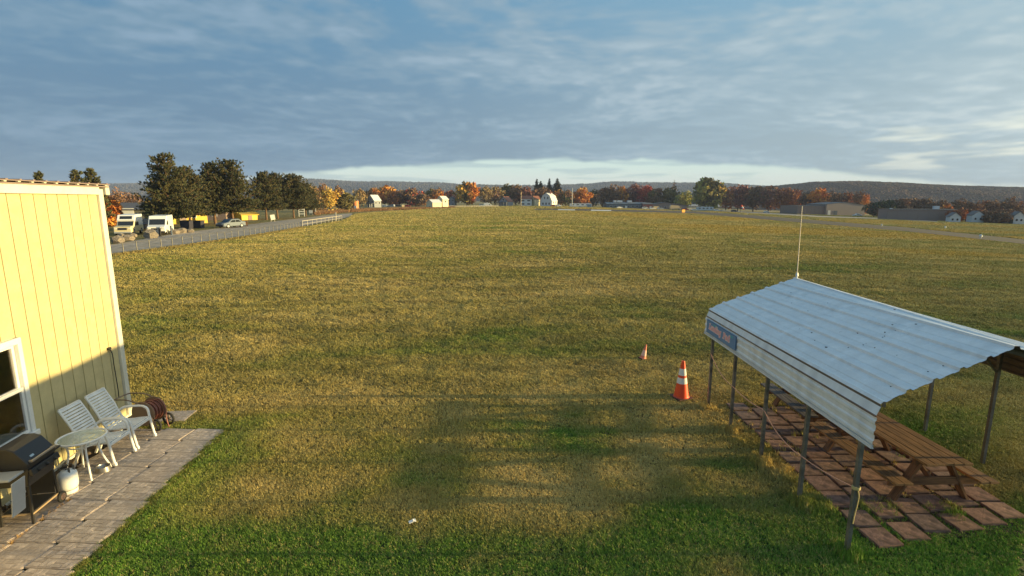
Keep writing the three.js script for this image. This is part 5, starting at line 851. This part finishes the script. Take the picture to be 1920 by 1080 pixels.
  van('tan van, left one by the long hall', ...C(1224, 405), 0.15, MT.carTan); { const [x, d] = C(1256, 402), o = thing('canvas_truck', 'large tan canvas-topped truck right of the tan van', 'truck', V(x, T(x, d), d), 0.1); mb().prism([[-3.6, 0.9], [3.6, 0.9], [3.6, 2.9], [2.6, 3.5], [-2.9, 3.7], [-3.6, 3.0]], 2.4, M4().makeTranslation(0, 0, -1.2), 0.05).build('canvas', MT.carTan, o); mb().box(0, 0.7, 0, 8, 0.35, 2.3).build('chassis', MT.carDark, o); mb().box(4.4, 1.6, 0, 1.6, 1.9, 2.3, { r: 0.15 }).build('cab', MT.carTan, o); boxMesh('window', MT.darkGlass, o, 4.5, 2.1, 1.16, 1.0, 0.6, 0.03); wheelsOf(o, [4.2, -1.2, -2.6], 1.15, 0.52); }
  [[1203, 'carWhite', 'first white car in front of the brick wing'], [1216, 'carWhite', 'second white car, before the tan van'], [1231, 'carSilver', 'silver car between tan van and canvas truck'], [1156, 'carWhite', 'single white car before the slate-blue building'], [1277, 'carRed', 'small red car right of the canvas truck'], [1293, 'carWhite', 'white car left of the pale blue trailer'], [1334, 'carWhite', 'white car just right of the pale blue trailer'], [1346, 'carSilver', 'silver car second right of the pale blue trailer'], [1366, 'carDark', 'dark car right of the silver ones near the wind cone'], [1425, 'carWhite', 'white car left of the hangar, alone on the apron']].forEach(([px, m, l], i) => (i % 2 ? sedan : suv)(l, ...C(px, 398 - (i % 3) * 4), 0.1 + (i % 4) * 0.06, MT[m], 'cars parked along the far edge of the field'));
  pickup('white pickup truck parked before the hangar\'s right corner', ...C(1591, 352), 0.06, MT.carWhite);
  const pole = (lab, px, d, ty, r, m) => { const [x] = C(px, d), h = topH(ty, d) - T(x, d), o = thing('pole', lab, 'pole', V(x, T(x, d), d)); mb().cyl([0, 0, 0], [0, h, 0], r, r * 0.8, 10).build('mast', m, o); mb().cyl([0, h, 0], [0, h + 0.3, 0], r * 1.2, r * 0.4, 10).build('cap', m, o); };
  pole('tall thick white pole in the middle of the far tree line', 1069.5, 392, 353, 0.3, mat([0.5, 0.5, 0.5])); pole('thin reddish pole between two far houses', 976.5, 390, 361, 0.22, MT.carTan);
  { const [x, d] = gp(1388, 398), o = thing('wind_cone', 'orange and white wind cone on a short pole by the runway', 'wind cone', V(x, T(x, d), d), -0.2); mb().cyl([0, 0, 0], [0, 5.4, 0], 0.14, 0.1, 8).build('pole', MT.iron, o); [[0, 'orange'], [1, 'collar'], [2, 'orange']].forEach(([k, m]) => mb().cyl([0.25 + k * 0.75, 5.1 - k * 1.05, 0], [0.25 + (k + 1) * 0.75, 5.1 - (k + 1) * 1.05, 0], 0.75 - k * 0.12, 0.63 - k * 0.12, 14, true).build('sock_band', MT[m], o)); }
  { const [x, d] = gp(1281, 399.5), o = thing('runway_marker', 'orange-yellow marker sign at the runway\'s edge', 'marker', V(x, T(x, d), d), 0.5); mb().box(0, 1.05, 0, 2.2, 1.5, 0.35, { r: 0.06 }).build('board', mat([0.75, 0.36, 0.05]), o); for (const s of [-1, 1]) boxMesh('leg', MT.iron, o, s * 0.7, 0.2, 0, 0.1, 0.5, 0.1); }
  [[1653, 424.5, 'white runway edge light near the middle of the runway\'s right half'], [1838, 447, 'white runway edge light nearest the photo\'s right edge'], [1772, 429, 'small edge light in the grass beyond the runway'], [1402, 402, 'runway edge light beside the wind cone']].forEach(([px, py, l]) => { const [x, d] = gp(px, py), o = thing('runway_light', l, 'runway light', V(x, T(x, d) + 0.03, d)); mb().cyl([0, 0, 0], [0, 0.35, 0], 0.1, 0.1, 10).build('stem', MT.paintW, o); mb().lathe([[0.22, 0.33], [0.2, 0.5], [0.12, 0.62], [0, 0.65]], 14).build('lens', MT.lampClear, o); });
  // the hedge-height fence at the end of the field
  { const o = thing('field_fence', 'low white post-and-rail fence along the far end of the field', 'fence', V(0, 0, 0)); const a = gp(842, 389.2), b = gp(935, 388.4); for (let k = 0; k < 22; k++) { const t = k / 21, x = lerp(a[0], b[0], t), d = lerp(a[1], b[1], t); boxMesh('post', MT.railW, o, x, 0.6, -d, 0.2, 1.3, 0.2); } for (const y of [0.6, 1.1]) mb().bar([a[0], y, -a[1]], [b[0], y, -b[1]], 0.08, 0.16).build('rail', MT.railW, o); }
}

// ------------------------------------------------------------------ grass
function bladeGeo(n, seed, hgt, spread, wid) {
  const r = rng(seed), p = [], nn = [];
  for (let i = 0; i < n; i++) {
    const a = r() * 6.283, b = r() * 6.283, x = Math.cos(a) * spread * r(), z = Math.sin(a) * spread * r(), h = hgt * (0.55 + r() * 0.6), lx = Math.cos(b) * h * (0.25 + r() * 0.6), lz = Math.sin(b) * h * (0.25 + r() * 0.6), wx = -Math.sin(b) * wid, wz = Math.cos(b) * wid;
    const m = [x + lx * 0.4, h * 0.62, z + lz * 0.4], e = [x + lx, h * (0.85 + r() * 0.15), z + lz];
    p.push(x - wx, 0, z - wz, x + wx, 0, z + wz, m[0] + wx * 0.8, m[1], m[2] + wz * 0.8, x - wx, 0, z - wz, m[0] + wx * 0.8, m[1], m[2] + wz * 0.8, m[0] - wx * 0.8, m[1], m[2] - wz * 0.8, m[0] - wx * 0.8, m[1], m[2] - wz * 0.8, m[0] + wx * 0.8, m[1], m[2] + wz * 0.8, ...e);
  }
  const g = new THREE.BufferGeometry(); g.setAttribute('position', new THREE.Float32BufferAttribute(p, 3)); g.computeVertexNormals(); return g;
}
{
  const r = rng(2024), lists = [[], [], []];
  const gm = new THREE.MeshStandardMaterial({ roughness: 0.9, side: THREE.DoubleSide, color: 0xffffff });
  const geos = [bladeGeo(9, 1, 0.044, 0.055, 0.0036), bladeGeo(8, 2, 0.038, 0.058, 0.0038), bladeGeo(12, 3, 0.07, 0.07, 0.0042)];
  const dmin = 4.0, dmax = 430, D0 = 7.5, near = (D0 * D0 - dmin * dmin) / 2, tot = near + D0 * D0 * Math.log(dmax / D0), N = 760000;
  const LB = gps([[565, 427], [645, 413.5], [668, 401], [740, 395.6], [842, 390], [845, 388.2]]), RW = gps([[1000, 391.2], [1100, 391.8], [1300, 395.6], [1450, 406], [1700, 426], [1915, 448], [2050, 465], [2050, 478], [1915, 458.5], [1700, 435], [1450, 414], [1300, 401], [1100, 396], [1000, 394.2]]), TW = gps([[1290, 390.6], [1440, 398.6], [1540, 404.6], [1660, 408.6], [1760, 414.6], [1760, 417], [1660, 411.4], [1540, 408], [1440, 402], [1290, 392.8]]);
  const inside = (P, x, y) => { let c = false; for (let i = 0, j = P.length - 1; i < P.length; j = i++) if ((P[i][1] > y) !== (P[j][1] > y) && x < (P[j][0] - P[i][0]) * (y - P[i][1]) / (P[j][1] - P[i][1]) + P[i][0]) c = !c; return c; };
  const wf = A_roadNear();
  function A_roadNear() { const a = gp(205, 481), b = gp(565, 427); return (x, d) => x < lerp(a[0], b[0], (d - a[1]) / (b[1] - a[1])) + 0.4 && d > 25 && d < b[1] || d >= b[1] && (() => { for (let k = 0; k < LB.length - 1; k++) if (d < LB[k + 1][1]) return x < lerp(LB[k][0], LB[k + 1][0], (d - LB[k][1]) / (LB[k + 1][1] - LB[k][1])); return x < LB[LB.length - 1][0]; })(); }
  for (let i = 0; i < N; i++) {
    const q = r() * tot; const d = q < near ? Math.sqrt(dmin * dmin + 2 * q) : D0 * Math.exp((q - near) / (D0 * D0)), x = (r() * 2 - 1) * d * 1.12;
    const [u, o] = wallUO(x, d); if (u > -0.1 && o < 0.55) continue;
    if (inPatio(x, d)) continue;
    if (wf(x, d) || d > 50 && (inside(RW, x, d) || inside(TW, x, d))) continue;
    let s = Math.max(1, Math.pow(d / D0, 0.85));
    const inPav = x > 4.95 && x < 7.75 && d > 6.2 + 0.36 * (x - 5.1) * 0.9 && d < 11.1;
    if (inPav) { if (r() > 0.05 + 0.5 * sst(7.6, 6.3, d - 0.25 * (x - 5))) continue; const fx = ((x - 5.19) / 0.462) % 1; if (Math.abs(fx - 0.5) > 0.17 && r() > 0.32) continue; }
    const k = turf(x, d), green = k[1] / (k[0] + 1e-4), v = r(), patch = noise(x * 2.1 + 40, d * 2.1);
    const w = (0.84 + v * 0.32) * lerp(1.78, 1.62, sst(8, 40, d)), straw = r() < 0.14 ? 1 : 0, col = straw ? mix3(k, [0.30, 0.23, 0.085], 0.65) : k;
    let hs = s * (0.75 + 0.5 * patch) * (0.8 + 0.4 * r());
    if (inPav) hs *= 1.25;
    const post = [6.08, 7.26, 8.5, 9.8, 10.98].some((pd) => Math.hypot(x - PX0, d - pd) < 0.14); if (post) hs *= 1.9;
    if (Math.abs(x - 4.72) < 0.25 && d > 5.9 && d < 10) hs *= 1.25;
    lists[hs > 1.5 * s ? 2 : i & 1].push([x, d, s, (hs / s) * Math.pow(s, 0.66), col[0] * w, col[1] * w, col[2] * w, r() * 6.28]);
  }
  lists.forEach((l, gi) => {
    const im = new THREE.InstancedMesh(geos[gi], gm, l.length), m = M4(), c = new THREE.Color(); im.name = numbered('grass');
    l.forEach((e, i) => { Q.setFromEuler(E.set(0, e[7], 0)); m.compose(new THREE.Vector3(e[0], T(e[0], e[1]) - 0.004, -e[1]), Q, new THREE.Vector3(e[2], e[3], e[2])); im.setMatrixAt(i, m); im.setColorAt(i, c.setRGB(e[4], e[5], e[6])); });
    im.castShadow = im.receiveShadow = true; im.userData.kind = 'stuff'; im.userData.label = ['olive and straw-coloured mown grass of the field', 'paler mown grass of the field', 'taller grass tufts'][gi]; scene.add(im);
  });
  // tall brown weeds along the far left edge of the field, and by the fences
  const wl = [], wg = bladeGeo(14, 8, 0.62, 0.5, 0.03);
  for (let i = 0; i < 9000; i++) { const px = 592 + r() * 260, t = (px - 592) / 260, py = lerp(lerp(396.8, 389.0, Math.pow(t, 0.7)), lerp(404, 390, Math.pow(t, 0.6)), r()); const [x, d] = gp(px, py); wl.push([x, d, 1.1 + r() * 1.3, 0.8 + r() * 0.8, mix3([0.27, 0.14, 0.07], [0.36, 0.22, 0.10], r())]); }
  const A = gp(205, 481), B = gp(565, 427); for (let i = 0; i < 2600; i++) { const t = r(), s = Math.sin(t * Math.PI) * 1.2; wl.push([lerp(A[0], B[0], t) + s + (r() - 0.3) * 0.9, lerp(A[1], B[1], t), 0.5, 0.22 + r() * 0.28, mix3([0.28, 0.22, 0.07], [0.34, 0.26, 0.10], r())]); }
  for (let i = 0; i < 90; i++) { const d = 5.4 + r() * 1.9; wl.push([patioX(d, 2) + (r() - 0.5) * 0.05, d, 0.09, 0.07 + r() * 0.06, [0.42, 0.25, 0.09]]); }
  for (let i = 0; i < 900; i++) { const d = 3.5 + r() * 6.4; wl.push([patioX(d, 0) + 0.03 + (r() - 0.6) * 0.12, d, 0.11, 0.07 + r() * 0.06, mix3([0.07, 0.13, 0.02], [0.2, 0.18, 0.04], r())]); }
  { const im = new THREE.InstancedMesh(wg, gm, wl.length), m = M4(), c = new THREE.Color(); im.name = numbered('dry_weeds'); wl.forEach((e, i) => { Q.setFromEuler(E.set(0, r() * 6.28, 0)); m.compose(new THREE.Vector3(e[0], T(e[0], e[1]), -e[1]), Q, new THREE.Vector3(e[2], e[3], e[2])); im.setMatrixAt(i, m); im.setColorAt(i, c.setRGB(...e[4])); }); im.userData.kind = 'stuff'; im.userData.label = 'brown dry weeds edging the field and lining the fence'; scene.add(im); }
}

renderer.render(scene, camera);
